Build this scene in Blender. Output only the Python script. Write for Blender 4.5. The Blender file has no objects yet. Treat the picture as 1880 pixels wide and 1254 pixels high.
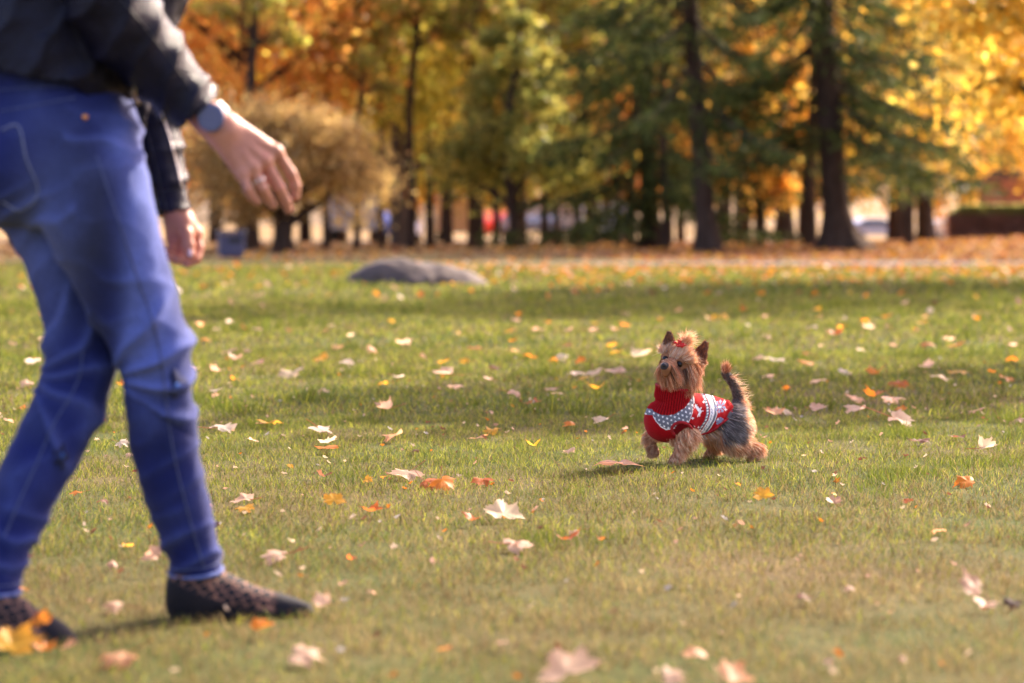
import bpy, math, random
import numpy as np
from mathutils import Vector
from mathutils.bvhtree import BVHTree

random.seed(7)
rng = np.random.default_rng(7)
SC = bpy.context.scene
COL = SC.collection

# ---------------------------------------------------------------- camera
FPX, CAMH, HORIZ = 4439.0, 0.68, 410.0
PITCH = math.atan((627 - HORIZ) / FPX)
cam_d = bpy.data.cameras.new("camera")
cam_d.lens = 85.0
cam_d.sensor_width = 36.0
cam_d.clip_start = 0.05
cam_d.clip_end = 3000.0
cam_d.dof.use_dof = True
cam_d.dof.focus_distance = 6.6
cam_d.dof.aperture_fstop = 3.0
cam = bpy.data.objects.new("camera", cam_d)
COL.objects.link(cam)
cam.location = (0, 0, CAMH)
cam.rotation_euler = (math.pi / 2 - PITCH, 0, 0)
SC.camera = cam

# ---------------------------------------------------------------- sky, sun, exposure
SUN_EL = math.radians(36)
SUN_AZ = math.radians(42)          # from +Y (away from the camera) towards +X (right)
world = bpy.data.worlds.new("World")
SC.world = world
world.use_nodes = True
wn = world.node_tree
wn.nodes.clear()
sky = wn.nodes.new("ShaderNodeTexSky")
sky.sky_type = 'NISHITA'
sky.sun_disc = False
sky.sun_elevation = SUN_EL
sky.sun_rotation = SUN_AZ
sky.air_density = 1.0
sky.dust_density = 3.5
sky.ozone_density = 1.0
bg = wn.nodes.new("ShaderNodeBackground")
bg.inputs[1].default_value = 0.15
wo = wn.nodes.new("ShaderNodeOutputWorld")
tint = wn.nodes.new("ShaderNodeMix")
tint.data_type = 'RGBA'; tint.blend_type = 'MULTIPLY'; tint.inputs[0].default_value = 1.0
tint.inputs[7].default_value = (1.12, .93, .98, 1)        # warm, slightly purple tint multiplied onto the sky light
wn.links.new(sky.outputs[0], tint.inputs[6])
wn.links.new(tint.outputs[2], bg.inputs[0])
wn.links.new(bg.outputs[0], wo.inputs[0])

sun_d = bpy.data.lights.new("sun", 'SUN')
sun_d.energy = 4.0
sun_d.angle = math.radians(0.55)
sun_d.color = (1.0, 0.87, 0.68)
sun = bpy.data.objects.new("sun", sun_d)
COL.objects.link(sun)
SUN_DIR = Vector((math.sin(SUN_AZ) * math.cos(SUN_EL), math.cos(SUN_AZ) * math.cos(SUN_EL), math.sin(SUN_EL)))
sun.rotation_euler = SUN_DIR.to_track_quat('Z', 'Y').to_euler()
sun.location = (10, 20, 30)

SC.view_settings.view_transform = 'Standard'
SC.view_settings.look = 'None'
SC.view_settings.exposure = 1.84
SC.view_settings.gamma = 1.0
SC.render.engine = 'CYCLES'
SC.cycles.max_bounces = 8
SC.cycles.transparent_max_bounces = 8
SC.cycles.caustics_reflective = False
SC.cycles.caustics_refractive = False
SC.cycles.sample_clamp_indirect = 6.0

# ---------------------------------------------------------------- helpers
CP, SP = math.cos(PITCH), math.sin(PITCH)

def P(px, py, D):
    """world point seen at photo pixel (px,py) at distance D along +Y"""
    x = (px - 940) / FPX
    y = -(py - 627) / FPX
    wy = CP + y * SP
    wz = -SP + y * CP
    s = D / wy
    return np.array((x * s, D, CAMH + wz * s))

def DG(py):
    """distance at which the level ground shows at photo row py"""
    a = math.atan((py - 627) / FPX) + PITCH
    return CAMH / math.tan(a)

def G(px, py, z=0.0):
    D = DG(py)
    p = P(px, py, D)
    return np.array((p[0], D, z))

def tag(o, label=None, cat=None, group=None, kind=None):
    if label: o['label'] = label
    if cat: o['category'] = cat
    if group: o['group'] = group
    if kind: o['kind'] = kind
    return o

def empty(name, loc=(0, 0, 0), rz=0.0):
    o = bpy.data.objects.new(name, None)
    COL.objects.link(o)
    o.location = loc
    o.rotation_euler = (0, 0, rz)
    o.empty_display_size = 0.1
    return o

def hexcol(h):
    v = [int(h[i:i + 2], 16) / 255 for i in (0, 2, 4)]
    return tuple((c / 12.92 if c <= 0.04045 else ((c + 0.055) / 1.055) ** 2.4) for c in v)

def mesh_np(name, V, F, mat, parent=None, cols=None, smooth=True, attrs=None, origin=None):
    """V (n,3), F (m,k) with k = 3 or 4 (or list of both kinds)"""
    V = np.asarray(V, dtype=np.float32)
    if origin is not None:
        V = V - np.asarray(origin, dtype=np.float32)
    Fs = F if isinstance(F, list) else [F]
    Fs = [np.asarray(f, dtype=np.int32) for f in Fs if len(f)]
    me = bpy.data.meshes.new(name)
    me.vertices.add(len(V))
    me.vertices.foreach_set("co", V.ravel())
    nl = sum(f.size for f in Fs)
    npoly = sum(len(f) for f in Fs)
    me.loops.add(nl)
    me.loops.foreach_set("vertex_index", np.concatenate([f.ravel() for f in Fs]))
    me.polygons.add(npoly)
    tot = np.concatenate([np.full(len(f), f.shape[1], dtype=np.int32) for f in Fs])
    st = np.concatenate([[0], np.cumsum(tot)[:-1]]).astype(np.int32)
    me.polygons.foreach_set("loop_start", st)
    me.polygons.foreach_set("loop_total", tot)
    me.update(calc_edges=True)
    me.polygons.foreach_set("use_smooth", np.full(npoly, bool(smooth)))
    if cols is not None:
        cols = np.asarray(cols, dtype=np.float32)
        if cols.shape[1] == 3:
            cols = np.hstack([cols, np.ones((len(cols), 1), dtype=np.float32)])
        a = me.color_attributes.new("Col", 'FLOAT_COLOR', 'POINT')
        a.data.foreach_set("color", cols.ravel())
    me.validate()
    me.materials.append(mat)
    o = bpy.data.objects.new(name, me)
    COL.objects.link(o)
    if origin is not None:
        o.location = origin
    if parent is not None:
        o.parent = parent
    return o

class MB:
    """collects shapes that make ONE mesh"""
    def __init__(s):
        s.V, s.T, s.Q, s.n = [], [], [], 0
    def add(s, V, F):
        V = np.asarray(V, dtype=float)
        F = np.asarray(F, dtype=int)
        s.V.append(V)
        (s.T if F.shape[1] == 3 else s.Q).append(F + s.n)
        s.n += len(V)
    def box(s, c, d, rz=0.0, bev=0.0):
        c = np.asarray(c, float); d = np.asarray(d, float) / 2
        if bev <= 0:
            v = np.array([(x, y, z) for x in (-1, 1) for y in (-1, 1) for z in (-1, 1)], float) * d
            f = [(0, 1, 3, 2), (4, 6, 7, 5), (0, 4, 5, 1), (2, 3, 7, 6), (0, 2, 6, 4), (1, 5, 7, 3)]
            f = np.array(f)
        else:
            b = min(bev, d.min() * .9)
            ring = []
            for (x, y) in ((-d[0] + b, -d[1]), (d[0] - b, -d[1]), (d[0], -d[1] + b), (d[0], d[1] - b),
                           (d[0] - b, d[1]), (-d[0] + b, d[1]), (-d[0], d[1] - b), (-d[0], -d[1] + b)):
                ring.append((x, y))
            ring = np.array(ring)
            k = np.array([(d[0] - b) / d[0], (d[1] - b) / d[1]])
            lv = [(-d[2], k), (-d[2] + b, np.ones(2)), (d[2] - b, np.ones(2)), (d[2], k)]
            v = np.vstack([np.hstack([ring * kk, np.full((8, 1), z)]) for z, kk in lv] +
                          [[(0, 0, -d[2])], [(0, 0, d[2])]])
            f = []
            for L in range(3):
                for i in range(8):
                    j = (i + 1) % 8
                    f.append((L * 8 + i, L * 8 + j, L * 8 + 8 + j, L * 8 + 8 + i))
            t = [((i + 1) % 8, i, 32) for i in range(8)] + [(24 + i, 24 + (i + 1) % 8, 33) for i in range(8)]
            f = np.array(f)
        if rz:
            cs, sn = math.cos(rz), math.sin(rz)
            v = v @ np.array([[cs, sn, 0], [-sn, cs, 0], [0, 0, 1]])
        if bev > 0:
            s.V.append(v + c)
            s.Q.append(f + s.n); s.T.append(np.array(t) + s.n); s.n += len(v)
        else:
            s.add(v + c, f)
    def tube(s, pts, radii, seg=8, flat=None, caps=True):
        pts = np.asarray(pts, float)
        n = len(pts)
        radii = np.broadcast_to(np.asarray(radii, float), (n,))
        tan = np.gradient(pts, axis=0)
        tan /= np.linalg.norm(tan, axis=1, keepdims=True) + 1e-12
        up = np.array((0, 0, 1.0)) if abs(tan[0][2]) < .9 else np.array((1.0, 0, 0))
        a = np.linspace(0, 2 * math.pi, seg, endpoint=False)
        V = []
        u = None
        for i in range(n):
            if u is None:
                u = np.cross(tan[i], up)
            else:
                u = u - tan[i] * np.dot(u, tan[i])
            u /= np.linalg.norm(u) + 1e-12
            w = np.cross(tan[i], u)
            V.append(pts[i] + radii[i] * (np.outer(np.cos(a), u) + np.outer(np.sin(a), w)))
        V = np.vstack(V)
        i = np.arange(n - 1)[:, None] * seg
        j = np.arange(seg)[None]
        k = (j + 1) % seg
        F = np.stack([i + j, i + k, i + seg + k, i + seg + j], -1).reshape(-1, 4)
        s.add(V, F)
        if caps:
            for e, idx in ((0, np.arange(seg)[::-1]), (n - 1, np.arange(seg))):
                s.add(np.vstack([V[e * seg:(e + 1) * seg], pts[e]]),
                      np.array([(idx[q], idx[(q + 1) % seg], seg) for q in range(seg)]))
    def lathe(s, prof, c=(0, 0, 0), seg=20, sc=(1, 1)):
        prof = np.asarray(prof, float)
        a = np.linspace(0, 2 * math.pi, seg, endpoint=False)
        V = np.vstack([np.column_stack([r * np.cos(a) * sc[0], r * np.sin(a) * sc[1], np.full(seg, z)]) for r, z in prof])
        n = len(prof)
        i = np.arange(n - 1)[:, None] * seg
        j = np.arange(seg)[None]
        k = (j + 1) % seg
        s.add(V + np.asarray(c), np.stack([i + j, i + k, i + seg + k, i + seg + j], -1).reshape(-1, 4))
    def ball(s, c, r, seg=16, rings=10):
        t = np.linspace(-math.pi / 2, math.pi / 2, rings)
        r = np.broadcast_to(np.asarray(r, float), (3,))
        a = np.linspace(0, 2 * math.pi, seg, endpoint=False)
        V = np.vstack([np.column_stack([math.cos(q) * np.cos(a), math.cos(q) * np.sin(a), np.full(seg, math.sin(q))]) for q in t]) * r + np.asarray(c)
        i = np.arange(rings - 1)[:, None] * seg
        j = np.arange(seg)[None]
        k = (j + 1) % seg
        s.add(V, np.stack([i + j, i + k, i + seg + k, i + seg + j], -1).reshape(-1, 4))
    def build(s, name, mat, parent=None, smooth=False, origin=None, cols=None):
        F = []
        if s.Q: F.append(np.vstack(s.Q))
        if s.T: F.append(np.vstack(s.T))
        return mesh_np(name, np.vstack(s.V), F, mat, parent, cols=cols, smooth=smooth, origin=origin)

# --- vectorised value noise
_perm = rng.random((32, 32, 32)).astype(np.float32)
def noise3(p, freq=1.0, octaves=1, seed=0.0):
    p = np.asarray(p, dtype=np.float32) * freq + seed
    out = np.zeros(len(p), np.float32); amp = 1.0; tot = 0.0
    for o in range(octaves):
        i = np.floor(p).astype(int); f = p - i
        f = f * f * (3 - 2 * f)
        r = 0
        for dx in (0, 1):
            for dy in (0, 1):
                for dz in (0, 1):
                    w = (f[:, 0] if dx else 1 - f[:, 0]) * (f[:, 1] if dy else 1 - f[:, 1]) * (f[:, 2] if dz else 1 - f[:, 2])
                    r = r + w * _perm[(i[:, 0] + dx) % 32, (i[:, 1] + dy) % 32, (i[:, 2] + dz) % 32]
        out += amp * r; tot += amp; amp *= .5; p = p * 2.03 + 7.7
    return out / tot            # 0..1

# --- signed distance field with smooth unions, meshed with surface nets
class Field:
    def __init__(s, lo, hi, h):
        s.h = h
        s.lo = np.asarray(lo, float)
        s.n = np.ceil((np.asarray(hi, float) - s.lo) / h).astype(int) + 1
        s.F = np.full(s.n, 1.0, np.float32)
        s.ax = [s.lo[i] + h * np.arange(s.n[i]) for i in range(3)]
    def region(s, lo, hi):
        a = np.clip(np.floor((np.asarray(lo) - s.lo) / s.h).astype(int), 0, s.n)
        b = np.clip(np.ceil((np.asarray(hi) - s.lo) / s.h).astype(int) + 1, 0, s.n)
        return tuple(slice(a[i], b[i]) for i in range(3))
    def _apply(s, sl, d, k, op='add'):
        F = s.F[sl]
        if op == 'sub':
            d = -d
            if k > 0:
                hh = np.clip(.5 - .5 * (d - F) / k, 0, 1)
                s.F[sl] = d * (1 - hh) + F * hh + k * hh * (1 - hh)
                s.F[sl] = np.maximum(s.F[sl], F)
            else:
                s.F[sl] = np.maximum(F, d)
            return
        if k > 0:
            hh = np.clip(.5 + .5 * (d - F) / k, 0, 1)
            s.F[sl] = d * (1 - hh) + F * hh - k * hh * (1 - hh)
        else:
            s.F[sl] = np.minimum(F, d)
    def cone(s, a, b, ra, rb, k=0.0, flat=None, fs=1.0, op='add', pad=None):
        a = np.asarray(a, float); b = np.asarray(b, float)
        m = max(ra, rb) * max(1, fs) + max(k, 3 * s.h) + 2 * s.h
        sl = s.region(np.minimum(a, b) - m, np.maximum(a, b) + m)
        X = [s.ax[i][sl[i]] for i in range(3)]
        if min(len(x) for x in X) == 0: return
        pa = [X[0][:, None, None] - a[0], X[1][None, :, None] - a[1], X[2][None, None, :] - a[2]]
        ba = b - a
        if flat is not None:
            nrm = np.asarray(flat, float); nrm = nrm / np.linalg.norm(nrm)
            q = (pa[0] * nrm[0] + pa[1] * nrm[1] + pa[2] * nrm[2]) * (1 / fs - 1)
            pa = [pa[i] + q * nrm[i] for i in range(3)]
            ba = ba + nrm * np.dot(ba, nrm) * (1 / fs - 1)
        L = max(np.dot(ba, ba), 1e-12)
        t = np.clip((pa[0] * ba[0] + pa[1] * ba[1] + pa[2] * ba[2]) / L, 0, 1)
        d = np.sqrt((pa[0] - t * ba[0]) ** 2 + (pa[1] - t * ba[1]) ** 2 + (pa[2] - t * ba[2]) ** 2) - (ra + (rb - ra) * t)
        if flat is not None and fs < 1: d = d * max(fs, .5)
        s._apply(sl, d.astype(np.float32), k, op)
    def ell(s, c, r, k=0.0, R=None, op='add'):
        c = np.asarray(c, float); r = np.asarray(r, float)
        m = r.max() + max(k, 3 * s.h) + 2 * s.h
        sl = s.region(c - m, c + m)
        X = [s.ax[i][sl[i]] for i in range(3)]
        if min(len(x) for x in X) == 0: return
        p = np.stack(np.broadcast_arrays(X[0][:, None, None] - c[0], X[1][None, :, None] - c[1], X[2][None, None, :] - c[2]), -1)
        if R is not None: p = p @ np.asarray(R).T      # rows of R = local axes
        k0 = np.sqrt(((p / r) ** 2).sum(-1)) + 1e-9
        k1 = np.sqrt(((p / (r * r)) ** 2).sum(-1)) + 1e-9
        d = k0 * (k0 - 1) / k1
        s._apply(sl, d.astype(np.float32), k, op)
    def limb(s, pts, radii, k=0.004, sub=4, flat=None, fs=1.0):
        pts = np.asarray(pts, float); radii = np.asarray(radii, float)
        Q = np.column_stack([pts, radii])
        Q = catmull(Q, sub)
        for i in range(len(Q) - 1):
            s.cone(Q[i, :3], Q[i + 1, :3], max(Q[i, 3], 1e-4), max(Q[i + 1, 3], 1e-4), k if i == 0 else s.h * .5, flat, fs)
    def mesh(s):
        F = s.F; S = F < 0
        c = np.zeros(np.array(F.shape) - 1, np.int8)
        for dx in (0, 1):
            for dy in (0, 1):
                for dz in (0, 1):
                    c += S[dx:F.shape[0] - 1 + dx, dy:F.shape[1] - 1 + dy, dz:F.shape[2] - 1 + dz]
        act = (c > 0) & (c < 8)
        I = np.argwhere(act)
        vid = np.full(act.shape, -1, np.int64)
        vid[act] = np.arange(len(I))
        acc = np.zeros((len(I), 3)); cnt = np.zeros(len(I))
        for ax in range(3):
            for u in (0, 1):
                for v in (0, 1):
                    o = [0, 0, 0]; o[(ax + 1) % 3] = u; o[(ax + 2) % 3] = v
                    o2 = list(o); o2[ax] = 1
                    fa = F[I[:, 0] + o[0], I[:, 1] + o[1], I[:, 2] + o[2]]
                    fb = F[I[:, 0] + o2[0], I[:, 1] + o2[1], I[:, 2] + o2[2]]
                    m = (fa < 0) != (fb < 0)
                    t = np.where(m, fa / (fa - fb + 1e-20 * (fa == fb)), 0)
                    q = np.tile(np.array(o, float), (len(I), 1)); q[:, ax] = t
                    acc += q * m[:, None]; cnt += m
        V = s.lo + s.h * (I + acc / cnt[:, None])
        Q = []
        for ax in range(3):
            a1, a2 = (ax + 1) % 3, (ax + 2) % 3
            slA = [slice(1, -1)] * 3; slA[ax] = slice(0, -1)
            slB = [slice(1, -1)] * 3; slB[ax] = slice(1, None)
            A = S[tuple(slA)]; B = S[tuple(slB)]
            E = np.argwhere(A != B)
            if not len(E): continue
            sg = A[E[:, 0], E[:, 1], E[:, 2]]
            base = E.copy(); base[:, a1] += 1; base[:, a2] += 1
            def cell(u, v):
                b = base.copy(); b[:, a1] -= u; b[:, a2] -= v
                return vid[b[:, 0], b[:, 1], b[:, 2]]
            q = np.stack([cell(1, 1), cell(0, 1), cell(0, 0), cell(1, 0)], 1)
            q[~sg] = q[~sg][:, ::-1]
            Q.append(q)
        Q = np.vstack(Q)
        Q = Q[(Q >= 0).all(1)]
        return V, Q

def catmull(Q, sub):
    Q = np.asarray(Q, float)
    if len(Q) < 3 or sub <= 1: return Q
    E = np.vstack([2 * Q[0] - Q[1], Q, 2 * Q[-1] - Q[-2]])
    out = []
    for i in range(1, len(E) - 2):
        p0, p1, p2, p3 = E[i - 1], E[i], E[i + 1], E[i + 2]
        for t in np.linspace(0, 1, sub, endpoint=False):
            out.append(.5 * ((2 * p1) + (-p0 + p2) * t + (2 * p0 - 5 * p1 + 4 * p2 - p3) * t * t + (-p0 + 3 * p1 - 3 * p2 + p3) * t ** 3))
    out.append(Q[-1])
    return np.array(out)

def relax(V, Q, it=3, lam=.5):
    V = V.copy(); n = len(V)
    e = np.vstack([Q[:, [0, 1]], Q[:, [1, 2]], Q[:, [2, 3]], Q[:, [3, 0]]])
    e = np.vstack([e, e[:, ::-1]])
    deg = np.bincount(e[:, 0], minlength=n)[:, None]
    for _ in range(it):
        acc = np.column_stack([np.bincount(e[:, 0], weights=V[e[:, 1], i], minlength=n) for i in range(3)])
        V += lam * (acc / np.maximum(deg, 1) - V)
    return V

def vnormals(V, Q):
    a = V[Q[:, 2]] - V[Q[:, 0]]; b = V[Q[:, 3]] - V[Q[:, 1]]
    fn = np.cross(a, b)
    N = np.zeros_like(V)
    for i in range(4):
        for c in range(3):
            N[:, c] += np.bincount(Q[:, i], weights=fn[:, c], minlength=len(V))
    return N / (np.linalg.norm(N, axis=1, keepdims=True) + 1e-12)

def bvh_of(V, Q):
    return BVHTree.FromPolygons([tuple(v) for v in V], [tuple(q) for q in Q])

# ---------------------------------------------------------------- materials
class NT:
    def __init__(s, name):
        s.m = bpy.data.materials.new(name); s.m.use_nodes = True
        s.t = s.m.node_tree; s.t.nodes.clear()
        s.out = s.n("ShaderNodeOutputMaterial")
    def n(s, typ, **kw):
        nd = s.t.nodes.new(typ)
        for k, v in kw.items():
            if hasattr(nd, k): setattr(nd, k, v)
        return nd
    def l(s, a, b): s.t.links.new(a, b)
    def ramp(s, fac, stops, interp='LINEAR'):
        r = s.n("ShaderNodeValToRGB"); r.color_ramp.interpolation = interp
        el = r.color_ramp.elements
        while len(el) < len(stops): el.new(.5)
        for e, (p, c) in zip(el, stops):
            e.position = p; e.color = (*c, 1) if len(c) == 3 else c
        s.l(fac, r.inputs[0]); return r.outputs[0]
    def noise(s, scale, detail=3, rough=.5, coord=None, dim=None):
        x = s.n("ShaderNodeTexNoise"); x.inputs['Scale'].default_value = scale
        x.inputs['Detail'].default_value = detail; x.inputs['Roughness'].default_value = rough
        if coord is not None: s.l(coord, x.inputs['Vector'])
        return x.outputs['Fac']
    def coord(s, which='Object'):
        return s.n("ShaderNodeTexCoord").outputs[which]
    def mix(s, fac, a, b, blend='MIX'):
        x = s.n("ShaderNodeMix", data_type='RGBA', blend_type=blend)
        for v, i in ((fac, 0), (a, 6), (b, 7)):
            if isinstance(v, (int, float)): x.inputs[i].default_value = v
            elif isinstance(v, tuple): x.inputs[i].default_value = (*v, 1) if len(v) == 3 else v
            else: s.l(v, x.inputs[i])
        return x.outputs[2]
    def bump(s, h, strength=.3, dist=.01):
        b = s.n("ShaderNodeBump"); b.inputs['Strength'].default_value = strength
        b.inputs['Distance'].default_value = dist; s.l(h, b.inputs['Height'])
        return b.outputs[0]
    def bsdf(s, color, rough=.6, normal=None, metal=0, spec=.5, transl=0.0, sheen=0, coat=0, sss=0):
        p = s.n("ShaderNodeBsdfPrincipled")
        def setv(k, v):
            if isinstance(v, tuple): p.inputs[k].default_value = (*v, 1) if len(v) == 3 else v
            elif isinstance(v, (int, float)): p.inputs[k].default_value = v
            else: s.l(v, p.inputs[k])
        setv('Base Color', color); setv('Roughness', rough); setv('Metallic', metal)
        p.inputs['Specular IOR Level'].default_value = spec
        if sheen: p.inputs['Sheen Weight'].default_value = sheen
        if coat: p.inputs['Coat Weight'].default_value = coat; p.inputs['Coat Roughness'].default_value = .1
        if sss:
            p.inputs['Subsurface Weight'].default_value = sss
            p.inputs['Subsurface Radius'].default_value = (1, .35, .2)
            p.inputs['Subsurface Scale'].default_value = .006
        if normal is not None: s.l(normal, p.inputs['Normal'])
        o = p.outputs[0]
        if transl:
            t = s.n("ShaderNodeBsdfTranslucent")
            if isinstance(color, tuple): t.inputs[0].default_value = (*color, 1)
            else: s.l(color, t.inputs[0])
            mx = s.n("ShaderNodeMixShader"); mx.inputs[0].default_value = transl
            s.l(o, mx.inputs[1]); s.l(t.outputs[0], mx.inputs[2]); o = mx.outputs[0]
        s.l(o, s.out.inputs[0])
        return s.m

def m_vcol(name, rough=.7, transl=0.0, spec=.3, sheen=0):
    t = NT(name)
    a = t.n("ShaderNodeVertexColor"); a.layer_name = "Col"
    return t.bsdf(a.outputs[0], rough, transl=transl, spec=spec, sheen=sheen)

def m_noise(name, stops, scale=6, detail=4, rough=.8, bump=.2, bscale=None, dist=.01, **kw):
    t = NT(name); co = t.coord()
    f = t.noise(scale, detail, .6, co)
    b = t.noise(bscale or scale * 4, 4, .6, co)
    return t.bsdf(t.ramp(f, stops), rough, normal=t.bump(b, bump, dist), **kw)

def m_plain(name, col, rough=.5, **kw):
    t = NT(name); f = t.noise(30, 3, .5, t.coord())
    c2 = tuple(min(1, c * 1.15 + .004) for c in col); c1 = tuple(c * .82 for c in col)
    return t.bsdf(t.ramp(f, [(.3, c1), (.7, c2)]), rough, **kw)
# ================================================================ the ground
def ground_z(x, y):
    """gentle unevenness; level where the subjects stand, sinking slightly beyond the far trees"""
    x = np.asarray(x, float); y = np.asarray(y, float)
    sh = x.shape
    p = np.column_stack([x.ravel(), y.ravel(), np.zeros(x.size)])
    n = (noise3(p, .45, 2, 3.1) - .5).reshape(sh)
    z = n * .03 * np.clip((y - 8) / 6, 0, 1)
    z = z - .45 * np.clip((y - 92) / 40, 0, 1)
    # low bank under the trees on the right
    z = z + .42 * np.exp(-((y - 60) / 9) ** 2) * np.clip((x - 6) / 10, 0, 1)
    return z

def build_lawn():
    ys = np.concatenate([np.linspace(-6, 3, 10), np.linspace(3.3, 20, 120), np.linspace(20.3, 60, 110), np.linspace(61, 120, 50), np.array([130, 150, 180, 220, 300, 500, 900, 1500.])])
    u = np.linspace(-1, 1, 161); u = np.sign(u) * np.abs(u) ** 1.6
    W = 8 + np.abs(ys) * 1.1
    X = u[None] * W[:, None]; Y = np.repeat(ys[:, None], len(u), 1)
    Z = ground_z(X, Y)
    V = np.column_stack([X.ravel(), Y.ravel(), Z.ravel()])
    n, m = len(ys), len(u)
    i = np.arange(n - 1)[:, None] * m; j = np.arange(m - 1)[None]
    F = np.stack([i + j, i + j + 1, i + m + j + 1, i + m + j], -1).reshape(-1, 4)
    t = NT("lawn_soil"); co = t.coord()
    big = t.noise(.6, 4, .6, co)
    fine = t.noise(45, 5, .7, co)
    grass = t.ramp(fine, [(.25, (.020, .028, .008)), (.5, (.060, .075, .018)), (.75, (.12, .11, .035))])
    straw = t.ramp(fine, [(.25, (.05, .035, .015)), (.75, (.19, .13, .06))])
    c1 = t.mix(t.ramp(big, [(.4, (0, 0, 0)), (.65, (1, 1, 1))]), grass, straw)
    # leaf-covered earth under the trees, beyond the path
    sx = t.n("ShaderNodeSeparateXYZ"); t.l(co, sx.inputs[0])
    mr = t.n("ShaderNodeMapRange"); mr.inputs[1].default_value = 40; mr.inputs[2].default_value = 58
    t.l(sx.outputs[1], mr.inputs[0])
    leafc = t.ramp(t.noise(5, 6, .75, co), [(.3, (.09, .06, .025)), (.5, (.24, .15, .06)), (.7, (.40, .25, .11))])
    c2 = t.mix(mr.outputs[0], c1, leafc)
    mat = t.bsdf(c2, .95, normal=t.bump(fine, .6, .02), spec=.1)
    tag(mesh_np("lawn", V, F, mat), kind='structure')

def build_path():
    xs = np.linspace(-60, 60, 121); yc = 39.8 + .02 * xs + .0012 * xs ** 2
    rows = []
    for d in (-1.15, -1.0, 0, 1.0, 1.15):
        z = ground_z(xs, yc + d) + (.03 if abs(d) < 1.1 else -.02)
        rows.append(np.column_stack([xs, yc + d, z]))
    V = np.vstack(rows); m = len(xs)
    i = np.arange(4)[:, None] * m; j = np.arange(m - 1)[None]
    F = np.stack([i + j, i + j + 1, i + m + j + 1, i + m + j], -1).reshape(-1, 4)
    t = NT("gravel"); co = t.coord()
    sx = t.n("ShaderNodeSeparateXYZ"); t.l(co, sx.inputs[0])
    mr = t.n("ShaderNodeMapRange"); mr.inputs[1].default_value = -1.5; mr.inputs[2].default_value = 4.5
    t.l(sx.outputs[0], mr.inputs[0])
    f = t.noise(3, 6, .7, co)
    stone = t.ramp(f, [(.3, (.12, .09, .085)), (.7, (.20, .155, .145))])
    moss = t.ramp(f, [(.3, (.07, .07, .022)), (.7, (.17, .14, .05))])       # overgrown to the left
    mat = t.bsdf(t.mix(mr.outputs[0], moss, stone), .95, normal=t.bump(t.noise(60, 4, .6, co), .4, .01), spec=.05)
    tag(mesh_np("path", V, F, mat), kind='structure')
    # street far behind the park
    V = np.array([(-160, 150, -.42), (160, 150, -.42), (160, 158, -.42), (-160, 158, -.42)])
    mat = m_noise("asphalt", [(.3, (.045, .045, .05)), (.7, (.07, .07, .075))], 2, 5, .9, .3, 40)
    tag(mesh_np("road", V, np.array([[0, 1, 2, 3]]), mat), kind='structure')

build_lawn()
build_path()

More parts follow.
